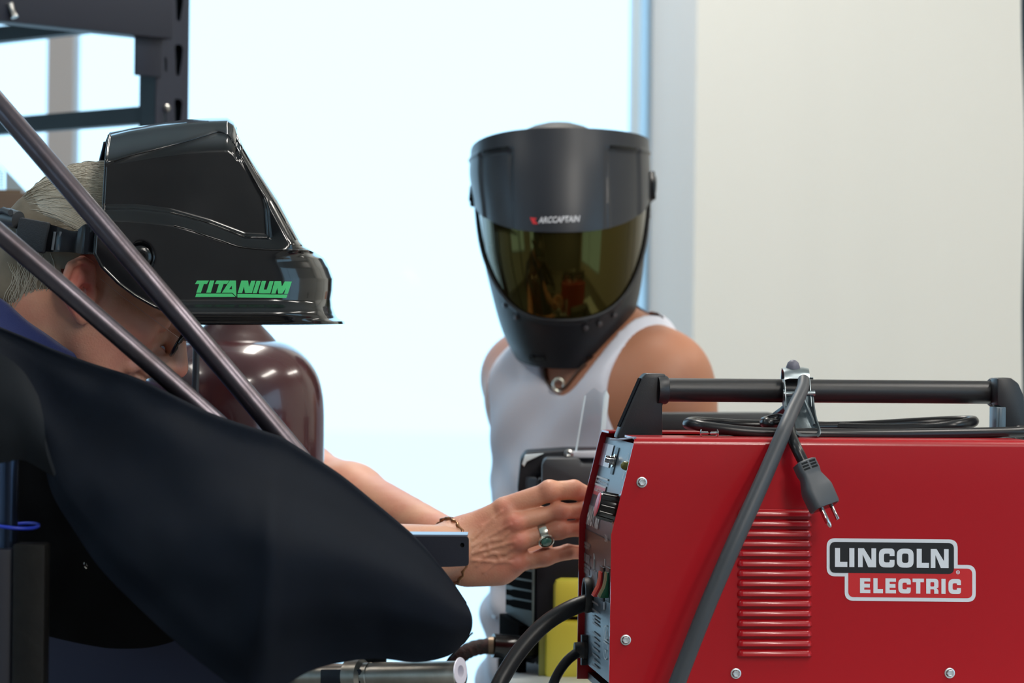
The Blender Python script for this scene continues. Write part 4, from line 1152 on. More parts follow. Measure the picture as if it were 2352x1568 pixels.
for j in range(NVY):
    v = j / (NVY - 1)
    for i in range(NUX):
        u = 1 - (1 - i / (NUX - 1)) ** 1.7
        y0 = 744 - v * (744 - 290)
        x = xb(max(y0, 300)) + (xf(max(y0, 286)) - xb(max(y0, 300))) * u
        y = y0
        if v > .62:                                      # upper rows follow the roof line
            yt = interp(x, [p[0] for p in YTOP], [p[1] for p in YTOP])
            w = sstep(.62, 1, v); y = y0 * (1 - w) + (744 - v * (744 - yt)) * w
            x = xb(max(y, 300)) + (xf(max(y, 286)) - xb(max(y, 300))) * u
            if v > .97: y = yt + (y - yt) * (1 - sstep(.97, 1.0, v))
        XY[j, i] = (x, y); HH[j, i] = hfun(x, y)
for _ in range(4):                                       # soften the relief a little
    K = HH.copy()
    K[1:-1, 1:-1] = (HH[1:-1, 1:-1] * 4 + HH[:-2, 1:-1] + HH[2:, 1:-1] + HH[1:-1, :-2] + HH[1:-1, 2:]) / 8
    HH = K
def shell_rows(t):
    a, b = [], []
    for j in range(NVY):
        ra, rb = [], []
        for i in range(NUX):
            h = max(HH[j, i] - t, 0.0)
            q = on_plane(XY[j, i, 0], XY[j, i, 1], HC - HLat * h, HLat)
            if t: q = q - HFx * (t * .6 * (i / (NUX - 1)) ** 2) - Vector((0, 0, t * .6 * (j / (NVY - 1)) ** 3))
            ra.append(q); rb.append(q + HLat * (2 * h))
        a.append(ra); b.append(rb)
    return a, b
rowsN, rowsF = shell_rows(0.0)
inN, inF = shell_rows(.0028)
h1 = thing('welding_helmet', 'glossy black welding helmet with green lettering, on the stooping person at the left', 'helmet', HC)
f = MB(); rv = lambda R: [list(reversed(r)) for r in R]
f.grid(rowsN); f.grid(rv(rowsF)); f.grid(rv(inN)); f.grid(inF)
f.grid([rowsN[0], inN[0]]); f.grid([inF[0], rowsF[0]])
f.grid([[r[0] for r in inN], [r[0] for r in rowsN]]); f.grid([[r[0] for r in rowsF], [r[0] for r in inF]])
me = bpy.data.meshes.new('shell'); me.from_pydata(f.v, [], f.f)
bm = bmesh.new(); bm.from_mesh(me)
bmesh.ops.remove_doubles(bm, verts=bm.verts, dist=.00004)
bmesh.ops.recalc_face_normals(bm, faces=bm.faces)
bm.to_mesh(me); bm.free()
link('shell', me, M_HGLOSS, h1, 35)
# rolled edge along the rear and lower rim of the near side
rim = [rowsN[j][0] for j in range(0, int(NVY * .985), 2)]
f = MB(); f.tube(rim, .0019, 8); f.build('rim', M_HGLOSS, h1, smooth=60)
rim = [rowsF[j][0] for j in range(0, int(NVY * .985), 2)]
f = MB(); f.tube(rim, .0019, 8); f.build('rim', M_HGLOSS, h1, smooth=60)
# crisp moulded edges of the side relief
def ridge(pts_, r=.0011, n=60, ext=-.0002):
    f = MB(); f.tube([hpoint(p[0], p[1], ext) for p in catmull(pts_, n)], r, 8); f.build('ridge', M_HGLOSS, h1, smooth=60)
ridge([(262, 369), (300, 357), (400, 332), (470, 311), (498, 303), (514, 305), (528, 315), (545, 342), (572, 390), (600, 440), (612, 470), (617, 510), (618, 544)], n=120)
ridge([(618, 545), (590, 545), (562, 543), (520, 527), (480, 512), (430, 497), (390, 487)], n=70)
ridge([(400, 518), (440, 529), (470, 540), (510, 553), (548, 566), (600, 572), (660, 574), (706, 575)], n=80)
ridge([(543, 318), (588, 396), (642, 485), (679, 551)], .0012, 60)
# green lettering
M_GREEN = mat('lettering_green', (72, 206, 122), .45)
TL = [[(205, 218), (450, 218), (410, 290), (345, 290), (285, 470), (190, 470), (250, 290), (160, 290)], [(472, 218), (565, 218), (490, 470), (395, 470)],
      [(610, 218), (870, 218), (830, 290), (755, 290), (690, 470), (600, 470), (660, 290), (570, 290)], [(885, 218), (1012, 218), (1022, 552), (935, 470), (720, 470)], [(925, 325), (930, 398), (872, 398)],
      [(1125, 218), (1265, 218), (1285, 350), (1330, 222), (1420, 222), (1345, 475), (1200, 475), (1180, 345), (1140, 475), (1050, 475)], [(1440, 225), (1530, 225), (1445, 480), (1360, 480)],
      [(1550, 225), (1640, 225), (1590, 405), (1650, 405), (1710, 230), (1795, 230), (1725, 485), (1500, 485), (1485, 460)],
      [(1815, 230), (1950, 230), (1968, 340), (2025, 235), (2175, 238), (2090, 495), (2010, 495), (2050, 370), (1975, 490), (1890, 490), (1870, 370), (1835, 490), (1745, 490)],
      [(190, 488), (930, 488), (1005, 555), (165, 560)], [(1042, 495), (2085, 510), (2058, 580), (1042, 570)]]
me = flat_mesh(TL)
bm = bmesh.new(); bm.from_mesh(me)
for _ in range(2):
    bmesh.ops.subdivide_edges(bm, edges=[e for e in bm.edges if e.calc_length() > 60], cuts=1)
    bmesh.ops.triangulate(bm, faces=bm.faces)
bm.to_mesh(me); bm.free()
remap(me, lambda x, y: hpoint(430 + x / 9.046, 620 + y / 9.046, .0009)); link('lettering', me, M_GREEN, h1)
# pivot knob and headgear strap round the back of the head
f = MB(); q = on_plane(322, 590, HC - HLat * .113, HLat); f.lathe(q, -HLat, [(-.006, .012), (.003, .012), (.0045, .010), (.0045, .005), (.003, 0)], 24); f.build('pivot_knob', M_BLKG, h1, smooth=40)

# ================================================================== the stooping person
M_SKIN = mat('skin_light', (224, 168, 138), .48, sss=.2, var=.6, vscale=26, var_rgb=(208, 132, 112), bump=.18, bscale=420)
M_SKINR = mat('skin_tan', (186, 128, 98), .5, sss=.2, var=.4, vscale=14, var_rgb=(170, 108, 80), bump=.05, bscale=300)
th = math.radians(31)
yw = math.radians(4)
hx = Vector((math.cos(th) * math.cos(yw), math.cos(th) * math.sin(yw), -math.sin(th)))
hz = Vector((math.sin(th) * math.cos(yw), math.sin(th) * math.sin(yw), math.cos(th)))
hy = hz.cross(hx).normalized()                      # the person's left: away from the camera
ear = P(214, 664, 3.046)
HO = ear + hy * .074
HM = np.array([[hx.x, hx.y, hx.z], [hy.x, hy.y, hy.z], [hz.x, hz.y, hz.z]])     # rows: local axes
def h2w(x, y, z): return HO + hx * x + hy * y + hz * z
def w2h(p): return (p - V3(HO)) @ HM.T
def head_sdf(q0):
    return head_core(q0 / .93) * .93
def head_core(q):
    ay = q.copy(); ay[:, 1] = np.abs(ay[:, 1])
    d = s_ell(q, (-.006, 0, .048), (.098, .077, .088))
    d = smin(d, s_ell(q, (.040, 0, -.022), (.056, .060, .085)), .03)
    d = smin(d, s_cone(ay, (.004, .043, -.036), (.066, .026, -.092), .019, .018), .025)
    d = smin(d, s_ell(q, (.076, 0, -.096), (.021, .022, .018)), .02)
    d = smin(d, s_cone(ay, (.090, .000, .034), (.080, .040, .036), .012, .010), .014)
    d = smin(d, s_cone(ay, (.066, .043, -.012), (.03, .062, -.004), .018, .012), .02)
    d = smax(d, -s_ell(ay, (.103, .033, .008), (.017, .021, .014)), .012)
    d = smin(d, s_ell(ay, (.0815, .033, .008), (.0135, .0135, .0125)), .004)
    d = smin(d, s_cone(ay, (.090, .024, .0155), (.079, .046, .010), .0045, .004), .004)
    d = smin(d, s_cone(ay, (.090, .024, .002), (.080, .045, .002), .004, .0035), .004)
    d = smin(d, s_cone(q, (.094, 0, .022), (.125, 0, -.029), .0085, .0145), .012)
    d = smin(d, s_ell(ay, (.111, .0145, -.034), (.0145, .0095, .0110)), .007)
    d = smax(d, -s_ell(ay, (.117, .0080, -.0450), (.0075, .0046, .0055)), .003)
    d = smin(d, s_ell(q, (.092, 0, -.046), (.014, .026, .012)), .012)
    d = smin(d, s_ell(q, (.097, 0, -.053), (.010, .022, .0055)), .006)
    d = smin(d, s_ell(q, (.094, 0, -.065), (.010, .020, .0065)), .006)
    d = smin(d, s_cone(ay, (.100, .018, -.026), (.082, .036, -.056), .006, .006), .010)
    # ears
    e = ay - V3((-.006, .073, -.004))
    R = Matrix.Rotation(math.radians(-22), 3, 'Z') @ Matrix.Rotation(math.radians(-32), 3, 'Y')
    e = (e @ np.array(R)) / 1.12
    sh = s_ell(e, (-.010, .006, .004), (.0175, .0042, .029))
    rim_ = None
    pts_ = [(.004, .004, .012), (.003, .007, .026), (-.008, .010, .0335), (-.021, .011, .028), (-.0265, .011, .012), (-.022, .009, -.008), (-.013, .006, -.022)]
    for a_, b_ in zip(pts_[:-1], pts_[1:]):
        k = s_cone(e, a_, b_, .0042, .0042); rim_ = k if rim_ is None else np.minimum(rim_, k)
    anti = np.minimum(s_cone(e, (-.006, .008, .018), (-.015, .009, .006), .0034, .0036), s_cone(e, (-.015, .009, .006), (-.010, .007, -.012), .0036, .003))
    ear_ = smin(smin(sh, rim_, .004), anti, .004)
    ear_ = smin(ear_, s_ell(e, (-.006, .004, -.027), (.0085, .0045, .0095)), .006)
    ear_ = smin(ear_, s_ell(e, (.0055, .003, -.004), (.0045, .0045, .0075)), .004)
    ear_ = smax(ear_, -s_ell(e, (-.004, .009, -.003), (.0085, .007, .0105)), .004)
    return smin(d, ear_ * 1.12, .006)
# landmarks of the body, in world coordinates
neckb = P(20, 800, 3.13); shR = P(40, 950, 2.99); shL = P(-10, 905, 3.32)
elR = P(706, 1300, 3.18); wrR = P(1052, 1262, 3.292)
elL = P(690, 1092, 3.78); wrL = P(1035, 1248, 3.50)
chest = P(-150, 990, 3.16); pel = Vector((-1.12, 3.16, .86)); waist = (chest + pel) / 2 + Vector((0, 0, .02))
def torso_sdf(p):
    d = s_cone(p, chest, waist, .135, .125)
    d = smin(d, s_cone(p, waist, pel, .125, .14), .1)
    d = smin(d, s_cone(p, shR + Vector((-.02, .03, -.01)), shL + Vector((-.02, -.03, -.01)), .058, .058), .09)
    d = smin(d, s_cone(p, neckb + Vector((-.03, 0, -.06)), chest, .085, .12), .08)
    return d
def neck_sdf(p):
    a_ = h2w(-.03, 0, -.01); b_ = neckb
    d = s_cone(p, a_, b_, .060, .066)
    return smin(d, s_cone(p, h2w(-.05, 0, .0), P(-60, 800, 3.13), .048, .07), .03)
def arms_sdf(p):
    d = s_cone(p, shR, elR, .050, .042)
    d = smin(d, s_cone(p, elR, elR + (wrR - elR) * .35, .042, .043), .02)
    d = smin(d, s_cone(p, elR + (wrR - elR) * .35, elR + (wrR - elR) * .97, .043, .029), .02)
    d2 = smin(s_cone(p, shL, elL, .050, .041), s_cone(p, elL, elL + (wrL - elL) * .35, .041, .043), .03)
    d2 = smin(d2, s_cone(p, elL + (wrL - elL) * .35, wrL, .043, .029), .02)
    hl = wrL + Vector((.045, -.01, -.004))
    d2 = smin(d2, s_ell(p, hl, (.05, .022, .04)), .03)
    dirL = Vector((.95, -.1, .12)).normalized()
    for k in range(4):
        a_ = hl + dirL * .03 + Vector((0, 0, .028 - .018 * k)); d2 = smin(d2, s_cone(p, a_, a_ + dirL * .045 + Vector((0, .03, .0)), .0095, .008), .006)
    d2 = smin(d2, s_cone(p, hl + Vector((-.02, 0, .03)), hl + Vector((.03, .02, .055)), .013, .010), .01)
    return np.minimum(d, d2)
def legs_sdf(p):
    d = None
    for s in (-1, 1):
        hp = pel + Vector((0, .09 * s, -.04)); kn = Vector((pel.x + .06, pel.y + .12 * s, .46)); an = Vector((pel.x - .02, pel.y + .13 * s, .08)); to = an + Vector((.16, .02 * s, -.045))
        e = smin(s_cone(p, hp, kn, .085, .058), s_cone(p, kn, an, .056, .038), .03)
        e = smin(e, s_cone(p, an + Vector((-.03, 0, -.035)), to, .042, .034), .03)
        d = e if d is None else np.minimum(d, e)
    return d
# right hand on the far side of the red machine
HYc = 3.296
def hp(x, y, dy=0.0): return P(x, y, HYc + dy)
FING = [((1158, 1168, -.002), (1262, 1128, -.008), (1318, 1124, .002), (1362, 1142, .022), .0138, .0118, .0112, .0095),
        ((1180, 1200, -.012), (1284, 1175, -.008), (1336, 1171, .004), (1370, 1184, .024), .0118, .0096, .0092, .0084),
        ((1190, 1242, -.010), (1284, 1217, -.006), (1330, 1212, .006), (1362, 1222, .024), .0116, .0102, .0096, .0084),
        ((1184, 1292, .000), (1254, 1279, -.002), (1304, 1267, .006), (1340, 1268, .022), .0110, .0096, .0088, .0078)]
def hand_base(p):
    W_ = hp(1052, 1264)
    d = s_cone(p, elR + (wrR - elR) * .6, W_, .036, .0290)
    d = smin(d, s_ell(p, hp(1052, 1262, .004), (.03, .020, .034)), .02)
    for k, (m_, pi, di, ti, r0, r1, r2, r3) in enumerate(FING):     # palm as a fan of metacarpals
        st = hp(1066, 1226 + 24 * k, .004)
        d = smin(d, s_cone(p, st, hp(*m_), .0160, .0128 if k != 3 else .0120), .014)
    d = smin(d, s_ell(p, hp(1120, 1258, .010), (.042, .018, .036)), .02)
    d = smin(d, s_cone(p, hp(1078, 1308, .008), hp(1150, 1312, .008), .0135, .0125), .02)
    for k, (m_, pi, di, ti, r0, r1, r2, r3) in enumerate(FING):
        M_, P_, D_, T_ = hp(*m_), hp(*pi), hp(*di), hp(*ti)
        g = smin(s_cone(p, M_, P_, r0, r1 * .93), s_cone(p, P_, D_, r1 * .96, r2), .003)
        g = smin(g, s_cone(p, D_, T_, r2, r3), .003)
        g = smin(g, s_ell(p, P_ + Vector((0, -.002, .001)), (.012, r1 * 1.03, r1 * 1.05)), .005)
        d = smin(d, g, .0032)
        d = smin(d, s_ell(p, M_ + Vector((.002, -.0075, .000)), (.0105, .0080, .0080)), .006)     # knuckle
    return d
def on_hand(x, y):
    Ys = np.linspace(HYc - .05, HYc + .04, 400); d0 = V3(D(x, y))
    v = hand_base(V3(CAM) + Ys[:, None] * d0)
    return P(x, y, float(Ys[int(np.argmax(v < 0))]) if (v < 0).any() else HYc)
VEINS = []
for k, (m_, *_r) in enumerate(FING):                                # tendons
    VEINS.append(([(1084 + (m_[0] - 1084) * t, 1238 + 16 * k + (m_[1] - 1238 - 16 * k) * t) for t in (0, .33, .66, .92)], .0013))
VEINS += [([(1092, 1262), (1112, 1246), (1132, 1240), (1152, 1238), (1168, 1222)], .0015), ([(1096, 1298), (1112, 1276), (1136, 1270), (1160, 1270), (1174, 1258)], .0015),
          ([(1092, 1230), (1108, 1208), (1132, 1196)], .0012), ([(1112, 1314), (1134, 1292), (1160, 1286), (1176, 1276)], .0014), ([(1120, 1244), (1126, 1270)], .0012), ([(1140, 1270), (1150, 1288)], .0012)]
VSEG = []
for pts_, r_ in VEINS:
    q = [on_hand(x, y) for x, y in pts_]
    VSEG += [(a_, b_, r_) for a_, b_ in zip(q[:-1], q[1:])]
def hand_sdf(p):
    d = hand_base(p)
    near = np.nonzero(np.abs(d) < .012)[0]
    if len(near):
        e = d[near]; pn = p[near]
        for a_, b_, r_ in VSEG: e = smin(e, s_cone(pn, a_, b_, r_, r_), .0026)
        d = d.copy(); d[near] = e
    t0, t1, t2, t3 = hp(1078, 1236, .016), hp(1140, 1190, .040), hp(1205, 1176, .052), hp(1262, 1184, .050)   # thumb, tucked behind
    d = smin(d, s_cone(p, t0, t1, .016, .0135), .02); d = smin(d, s_cone(p, t1, t2, .0135, .0115), .005); d = smin(d, s_cone(p, t2, t3, .0115, .009), .005)
    return d
pieces = []
def fhead(p): return smin(head_sdf(w2h(p)), neck_sdf(p), .022)
hc_ = V3(HO)
pieces.append(sdf_mesh(lambda p: fhead(p), hc_ - .24, hc_ + .22, .0021, levels=5))
hw = V3(hp(1190, 1230))
pieces.append(sdf_mesh(hand_sdf, hw - V3((.24, .10, .12)), hw + V3((.13, .12, .10)), .0015, levels=5))
def fbody(p): return np.minimum(smin(torso_sdf(p), arms_sdf(p), .03), np.minimum(legs_sdf(p), neck_sdf(p) + .002))
pieces.append(sdf_mesh(fbody, (-1.6, 2.75, 0.0), (.05, 3.95, 1.4), .007, levels=5))
me = np_mesh(pieces)
p1 = thing('person', 'stooping grey haired person in a navy shirt, right hand behind the red machine', 'person', (pel.x, pel.y, 0))
bo = link('body', me, M_SKIN, p1, 180)
# flushed places of the skin (ear, cheek, nose tip, knuckles) as a smooth attribute read by the skin material
co_ = np.zeros(len(me.vertices) * 3); me.vertices.foreach_get('co', co_); co_ = co_.reshape(-1, 3) + V3(ROOTM[p1.name].translation)
fl = np.zeros(len(co_))
def flush(c, r, a): 
    global fl
    fl = np.maximum(fl, a * np.exp(-(((co_ - V3(c)) / r) ** 2).sum(1)))
for s in (-1, 1):
    for z in (-.02, .0, .02): flush(h2w(-.016 - z * .3, .077 * s, z), .021, .9)
    flush(h2w(.060, .045 * s, -.03), .030, .55)
flush(h2w(.120, 0, -.03), .016, .8)
for (m_, pi, di, *_r) in FING: flush(hp(m_[0] + 2, m_[1], m_[2] - .01), .0105, .75); flush(hp(pi[0] - 2, pi[1], pi[2] - .006), .0095, .55)
for (x, y) in ((1110, 1200), (1120, 1310), (1150, 1300)): flush(hp(x, y, -.01), .012, .4)
at_ = me.attributes.new('flush', 'FLOAT', 'POINT'); at_.data.foreach_set('value', fl)
nt_k = M_SKIN.node_tree; pb = nt_k.nodes['Principled BSDF']
an_ = nt_k.nodes.new('ShaderNodeAttribute'); an_.attribute_name = 'flush'
mx_ = nt_k.nodes.new('ShaderNodeMix'); mx_.data_type = 'RGBA'
src_ = pb.inputs['Base Color'].links[0].from_socket
nt_k.links.new(an_.outputs['Fac'], mx_.inputs['Factor']); nt_k.links.new(src_, mx_.inputs['A'])
mx_.inputs['B'].default_value = srgb(214, 112, 100)
nt_k.links.new(mx_.outputs['Result'], pb.inputs['Base Color'])
# navy T-shirt
M_SHIRT = mat('navy_cotton', (40, 50, 104), .85, sheen=.2, bump=.3, bscale=900, var=.25, vscale=30)
nk0, nk1, nk2 = P(-10, 688, 3.05), P(70, 742, 3.05), P(212, 838, 3.05)
cdir = (nk2 - nk0).normalized(); nrm_s = Vector((cdir.z, 0, -cdir.x))
if nrm_s.z < 0: nrm_s = -nrm_s
def shirt(p):
    d = np.minimum(smin(torso_sdf(p), neck_sdf(p), .05) - .010, s_cone(p, shR, shR + (elR - shR) * .55, .062, .066))
    d = np.minimum(d, s_cone(p, shL, shL + (elL - shL) * .45, .062, .066))
    cut = (p - V3(nk1)) @ V3(nrm_s)
    wob = .0035 * np.sin(p[:, 0] * 75 + 1.0) + .002 * np.sin(p[:, 0] * 160 + p[:, 2] * 60)
    fold = .0007 * np.sin((p @ V3((cdir.x, .4, cdir.z))) * 30 + (p @ V3(nrm_s)) * 190)
    d = smax(d + fold, cut + wob, .005)
    return smax(d, .84 - p[:, 2], .01)
link('shirt', np_mesh([sdf_mesh(shirt, (-1.5, 2.8, .78), (.1, 3.7, 1.45), .005, levels=5)]), M_SHIRT, p1, 180)
M_JEAN = mat('dark_trousers', (40, 44, 56), .8, bump=.3, bscale=700)
def trousers(p):
    d = smin(legs_sdf(p) - .010, s_cone(p, waist, pel, .12, .145), .05)
    return smax(smax(d, p[:, 2] - .93, .01), .10 - p[:, 2], .01)
link('trousers', np_mesh([sdf_mesh(trousers, (-1.6, 2.7, .05), (-.7, 3.7, 1.05), .01, levels=4)]), M_JEAN, p1, 180)
def shoes(p):
    d = None
    for s in (-1, 1):
        an = Vector((pel.x - .02, pel.y + .13 * s, .08)); to = an + Vector((.17, .02 * s, -.04))
        e = smin(s_cone(p, an + Vector((-.035, 0, -.03)), to, .055, .045), s_cone(p, an, an + Vector((0, 0, .06)), .05, .05), .03)
        d = e if d is None else np.minimum(d, e)
    return smax(d, .001 - p[:, 2], .004)
link('shoes', np_mesh([sdf_mesh(shoes, (-1.4, 2.8, -.03), (-.8, 3.6, .22), .008, levels=4)]), mat('boot_black', (30, 28, 27), .5), p1, 180)
# hair: a cap over the skull and many fine strands combed back
def mat_hair(name, c0_, c1, c2):
    m = mat(name, c0_, .5, spec=.35, var=1.0, vscale=60, var_rgb=c1, bump=.5, bscale=160, stretch=(.25, 1, 1))
    return m
M_HAIR = mat('hair_grey', (128, 118, 102), .6, spec=.25, var=.6, vscale=40, var_rgb=(104, 92, 76), bump=.1, bscale=150)
def hair_region(q):
    ay = np.abs(q[:, 1])
    line = np.interp(q[:, 0], [-.11, -.06, -.040, -.026, -.012, .005, .03, .07], [-.075, -.060, -.030, .030, .046, .062, .085, .10])
    return line - q[:, 2]
def hair_body(p):
    q = w2h(p)
    d = s_ell(q, (-.012, 0, .044), (.108, .0835, .094))
    return smin(d, s_cone(q, (-.070, 0, .0), (-.062, 0, -.085), .058, .056), .03)
def hair_sdf(p):
    q = w2h(p); d = hair_body(p)
    n = .0012 * np.sin(q[:, 2] * 420 + q[:, 0] * 130 + 2 * np.sin(q[:, 1] * 60)) * np.clip((q[:, 2] - .03) / .03, 0, 1)
    return smax(d + n, hair_region(q), .006)
hair = link('hair', np_mesh([sdf_mesh(hair_sdf, hc_ - .22, hc_ + .2, .003, levels=5)]), M_HAIR, p1, 180)
rnd = random.Random(5)
strands = MB()
def scalp(x, y, z):
    c = Vector((-.012, 0, .044)); v = Vector((x, y, z)) - c
    k = math.sqrt((v.x / .109) ** 2 + (v.y / .0845) ** 2 + (v.z / .095) ** 2)
    return c + v / max(k, 1e-6)
for k in range(2600):
    z0 = rnd.uniform(.062, .125) if k % 4 else rnd.uniform(.045, .075); x0 = rnd.uniform(.0, .06) if z0 > .078 else rnd.uniform(-.05, -.015); lat = -rnd.uniform(.25, 1.0)
    a_ = Vector((x0, lat * .085 * math.sqrt(max(0.05, 1 - ((z0 - .044) / .1) ** 2)), z0))
    pts_ = []
    ln = rnd.uniform(.07, .14); dz = -.012 - .045 * max(0, (z0 - .05) / .06) + rnd.uniform(-.006, .006)
    for s in range(7):
        t = s / 6
        q = Vector((a_.x - ln * t, a_.y * (1 - .25 * t * t), a_.z + dz * t * t))
        q = scalp(q.x, q.y, q.z)
        c = Vector((-.012, 0, .044)); q = c + (q - c) * (1.0 + .006 * math.sin(k * 1.7) + .004 * math.sin(t * 3 + k) + (.02 * t if k % 61 == 0 else 0))
        pts_.append(h2w(q.x, q.y, q.z))
    strands.tube(pts_, [.00035, .00048, .00048, .00048, .00048, .0004, .0002], 4, caps=False)
M_STR = mat('hair_strand', (186, 178, 162), .45, var=.5, vscale=45, var_rgb=(140, 130, 114))
nape = []
for k in range(700):                         # hair on the nape, following the neck
    a_ = Vector((rnd.uniform(-.085, -.035), -rnd.uniform(.0, .062), rnd.uniform(-.05, .035)))
    nape.append([h2w(a_.x + .004 * math.sin(t + k) + .004 * t, a_.y, a_.z - .009 * t + .003 * math.sin(t * 1.4 + k)) for t in range(6)])
arr = np.array([[tuple(p) for p in r] for r in nape]).reshape(-1, 3)
for _ in range(4):
    d0_ = hair_body(arr); g_ = np.stack([(hair_body(arr + np.eye(3)[a] * 1e-4) - d0_) / 1e-4 for a in range(3)], 1)
    arr = arr - g_ * (d0_ - .0004)[:, None]
for r in arr.reshape(-1, 6, 3):
    if all(hair_region(w2h(r))[:5] < .004) and np.linalg.norm(np.diff(r, axis=0), axis=1).max() < .013: strands.tube([Vector(p) for p in r], [.0004, .0005, .0005, .0005, .0004, .0002], 4, caps=False)
so = strands.build('hair_strands', M_STR, hair, smooth=90, kind='stuff')
# headgear of the helmet: strap round the back of the head, pad, ratchet knob
M_STRAP = mat('headgear_black', (26, 28, 34), .18)
M_PAD = mat('headgear_pad', (36, 40, 46), .75, bump=.3, bscale=600)
def band(px0, stations, w, m, name, lift=0.0, n=30, t=.002):
    """stations: (px, py_top, py_bottom, Y)"""
    st = catmull(stations, n); rows = [[P(s[0], s[1], s[3] - lift), P(s[0] + s[4], (s[1] + s[2]) / 2, s[3] - lift - .002), P(s[0] + 2 * s[4], s[2], s[3] - lift)] for s in st]
    f = MB(); f.grid(rows); me = f.mesh(); solid(me, t); return link(name, me, m, h1, 60)
band(0, [(228, 524, 584, 3.02, -3), (205, 520, 582, 3.024, -4), (185, 530, 580, 3.028, -5), (160, 530, 578, 3.03, -5), (125, 518, 578, 3.036, -5), (70, 504, 570, 3.06, -5), (20, 490, 560, 3.10, -5), (-20, 478, 548, 3.14, -5), (-40, 470, 540, 3.19, -5)], 0, M_STRAP, 'headband', .012)
band(0, [(208, 517, 584, 3.012, -3), (196, 516, 583, 3.013, -3), (182, 528, 580, 3.016, -3)], 0, M_STRAP, 'strap_buckle', .016)
for k, xx in enumerate((126, 140, 152)):
    f = MB(); f.tube([P(xx, 532, 3.018), P(xx - 6, 574, 3.018)], .0016, 8); f.build('strap_rib', mat('strap_grey', (96, 100, 106), .2), h1, smooth=60)
f = MB(); A = [P(44, 498, 3.03), P(112, 510, 3.012), P(98, 582, 3.012), P(30, 566, 3.03)]; f.prism(A, [p + Vector((0, .022, 0)) for p in A]); f.build('comfort_pad', M_PAD, h1, bevel=.003)
f = MB(); f.tube([P(42, 505, 3.05), P(16, 499, 3.06), P(4, 497, 3.062)], [.0095, .0105, .008], 18); f.tube([P(24, 488, 3.04), P(8, 482, 3.05), P(-14, 492, 3.06), P(-30, 520, 3.07)], .0035, 8); f.build('ratchet_knob', mat('ratchet_grey', (74, 76, 80), .3), h1, smooth=50)
# reading glasses low on the nose
M_SILV0 = mat('thin_wire', (206, 160, 144), .4, .2)
M_GLS = mat('glasses_black', (22, 20, 22), .25)
gt = thing('reading_glasses', 'dark rimmed reading glasses low on the nose of the stooping person', 'glasses', h2w(.105, 0, .0))
f = MB()
for s in (-1, 1):
    rim_ = [h2w(.106, s * (.031 + .023 * math.cos(a)), -.002 + .016 * math.sin(a)) for a in [k / 24 * math.tau for k in range(25)]]
    f.tube(rim_, .0021, 8, caps=False)
f.tube([h2w(.107, -.009, .003), h2w(.115, 0, .006), h2w(.107, .009, .003)], .0014, 8)
f.build('rim', M_GLS, gt, smooth=60)
f = MB()
for s in (-1, 1): f = MB(); f.tube([h2w(.104, s * .055, .003), h2w(.085, s * .070, .005), h2w(.03, s * .076, .010), h2w(.0, s * .0765, .014)], .0004, 8); f.build('temple', M_SILV0, gt, smooth=60)
M_LENS = clear_mat('lens', (.95, .96, .97, 1), .25)
f = MB()
for s in (-1, 1): f.add([h2w(.106, s * (.031 + .0225 * math.cos(a)), -.002 + .0155 * math.sin(a)) for a in [k / 24 * math.tau for k in range(24)]], [tuple(range(24))])
f.build('lens', M_LENS, gt)
# ring and bracelet on the right hand
M_SILV = mat('silver', (226, 228, 216), .22, .95)
ra, rb_ = hp(1190, 1242, -.010), hp(1284, 1216, -.006)
rd = (rb_ - ra).normalized(); rc_ = ra + (rb_ - ra) * .62
rt = thing('finger_ring', 'chunky silver signet ring with green stone on the ring finger', 'ring', rc_)
f = MB(); f.lathe(rc_, rd, [(-.004, .0114), (-.0045, .0124), (.0, .0132), (.0045, .0124), (.004, .0114), (-.004, .0114)], 32); f.build('band', M_SILV, rt, smooth=50)
un = Vector((0, -1, 0)); un = (un - rd * un.dot(rd)).normalized(); vn = rd.cross(un)
dn = (un * .80 - Vector((0, 0, 1)) * .6).normalized(); dn = (dn - rd * dn.dot(rd)).normalized(); sn = rd.cross(dn)
f = MB()
rows = [[rc_ + dn * h + rd * (r * math.cos(k / 24 * math.tau)) + sn * (r * .92 * math.sin(k / 24 * math.tau)) for k in range(24)] for h, r in ((.0112, .0085), (.0130, .0098), (.0150, .0094), (.0156, .0080))]
f.grid(rows, close_u=True); bz = f.build('bezel', M_SILV, rt, smooth=40)
f = MB(); rows = [[rc_ + dn * h + rd * (r * math.cos(k / 24 * math.tau)) + sn * (r * .92 * math.sin(k / 24 * math.tau)) for k in range(24)] for h, r in ((.0152, .0066), (.0166, .0058), (.0174, .0040), (.0177, .0001))]
f.grid(rows, close_u=True); f.build('stone', mat('stone_green', (84, 138, 126), .15, coat=.5), bz, smooth=60)
bt = thing('bracelet', 'thin copper coloured chain bracelet on the wrist beside the black bracket', 'bracelet', hp(1040, 1262))
f = MB(); wd_ = (hp(1052, 1264) - (elR + (wrR - elR) * .6)).normalized()
bu = Vector((0, -1, 0)); bu = (bu - wd_ * bu.dot(wd_)).normalized(); bv = wd_.cross(bu)
bc = hp(1032, 1266)
lp = [bc + bu * (.0335 * math.cos(k / 72 * math.tau)) + bv * (.0385 * math.sin(k / 72 * math.tau)) + wd_ * (.0016 * math.sin(k * 1.6)) for k in range(73)]
f.tube(lp, [.0014 + .0010 * abs(math.sin(k * 1.1)) for k in range(73)], 8, caps=False); f.build('chain', mat('copper', (170, 122, 90), .3, .9), bt, smooth=60)

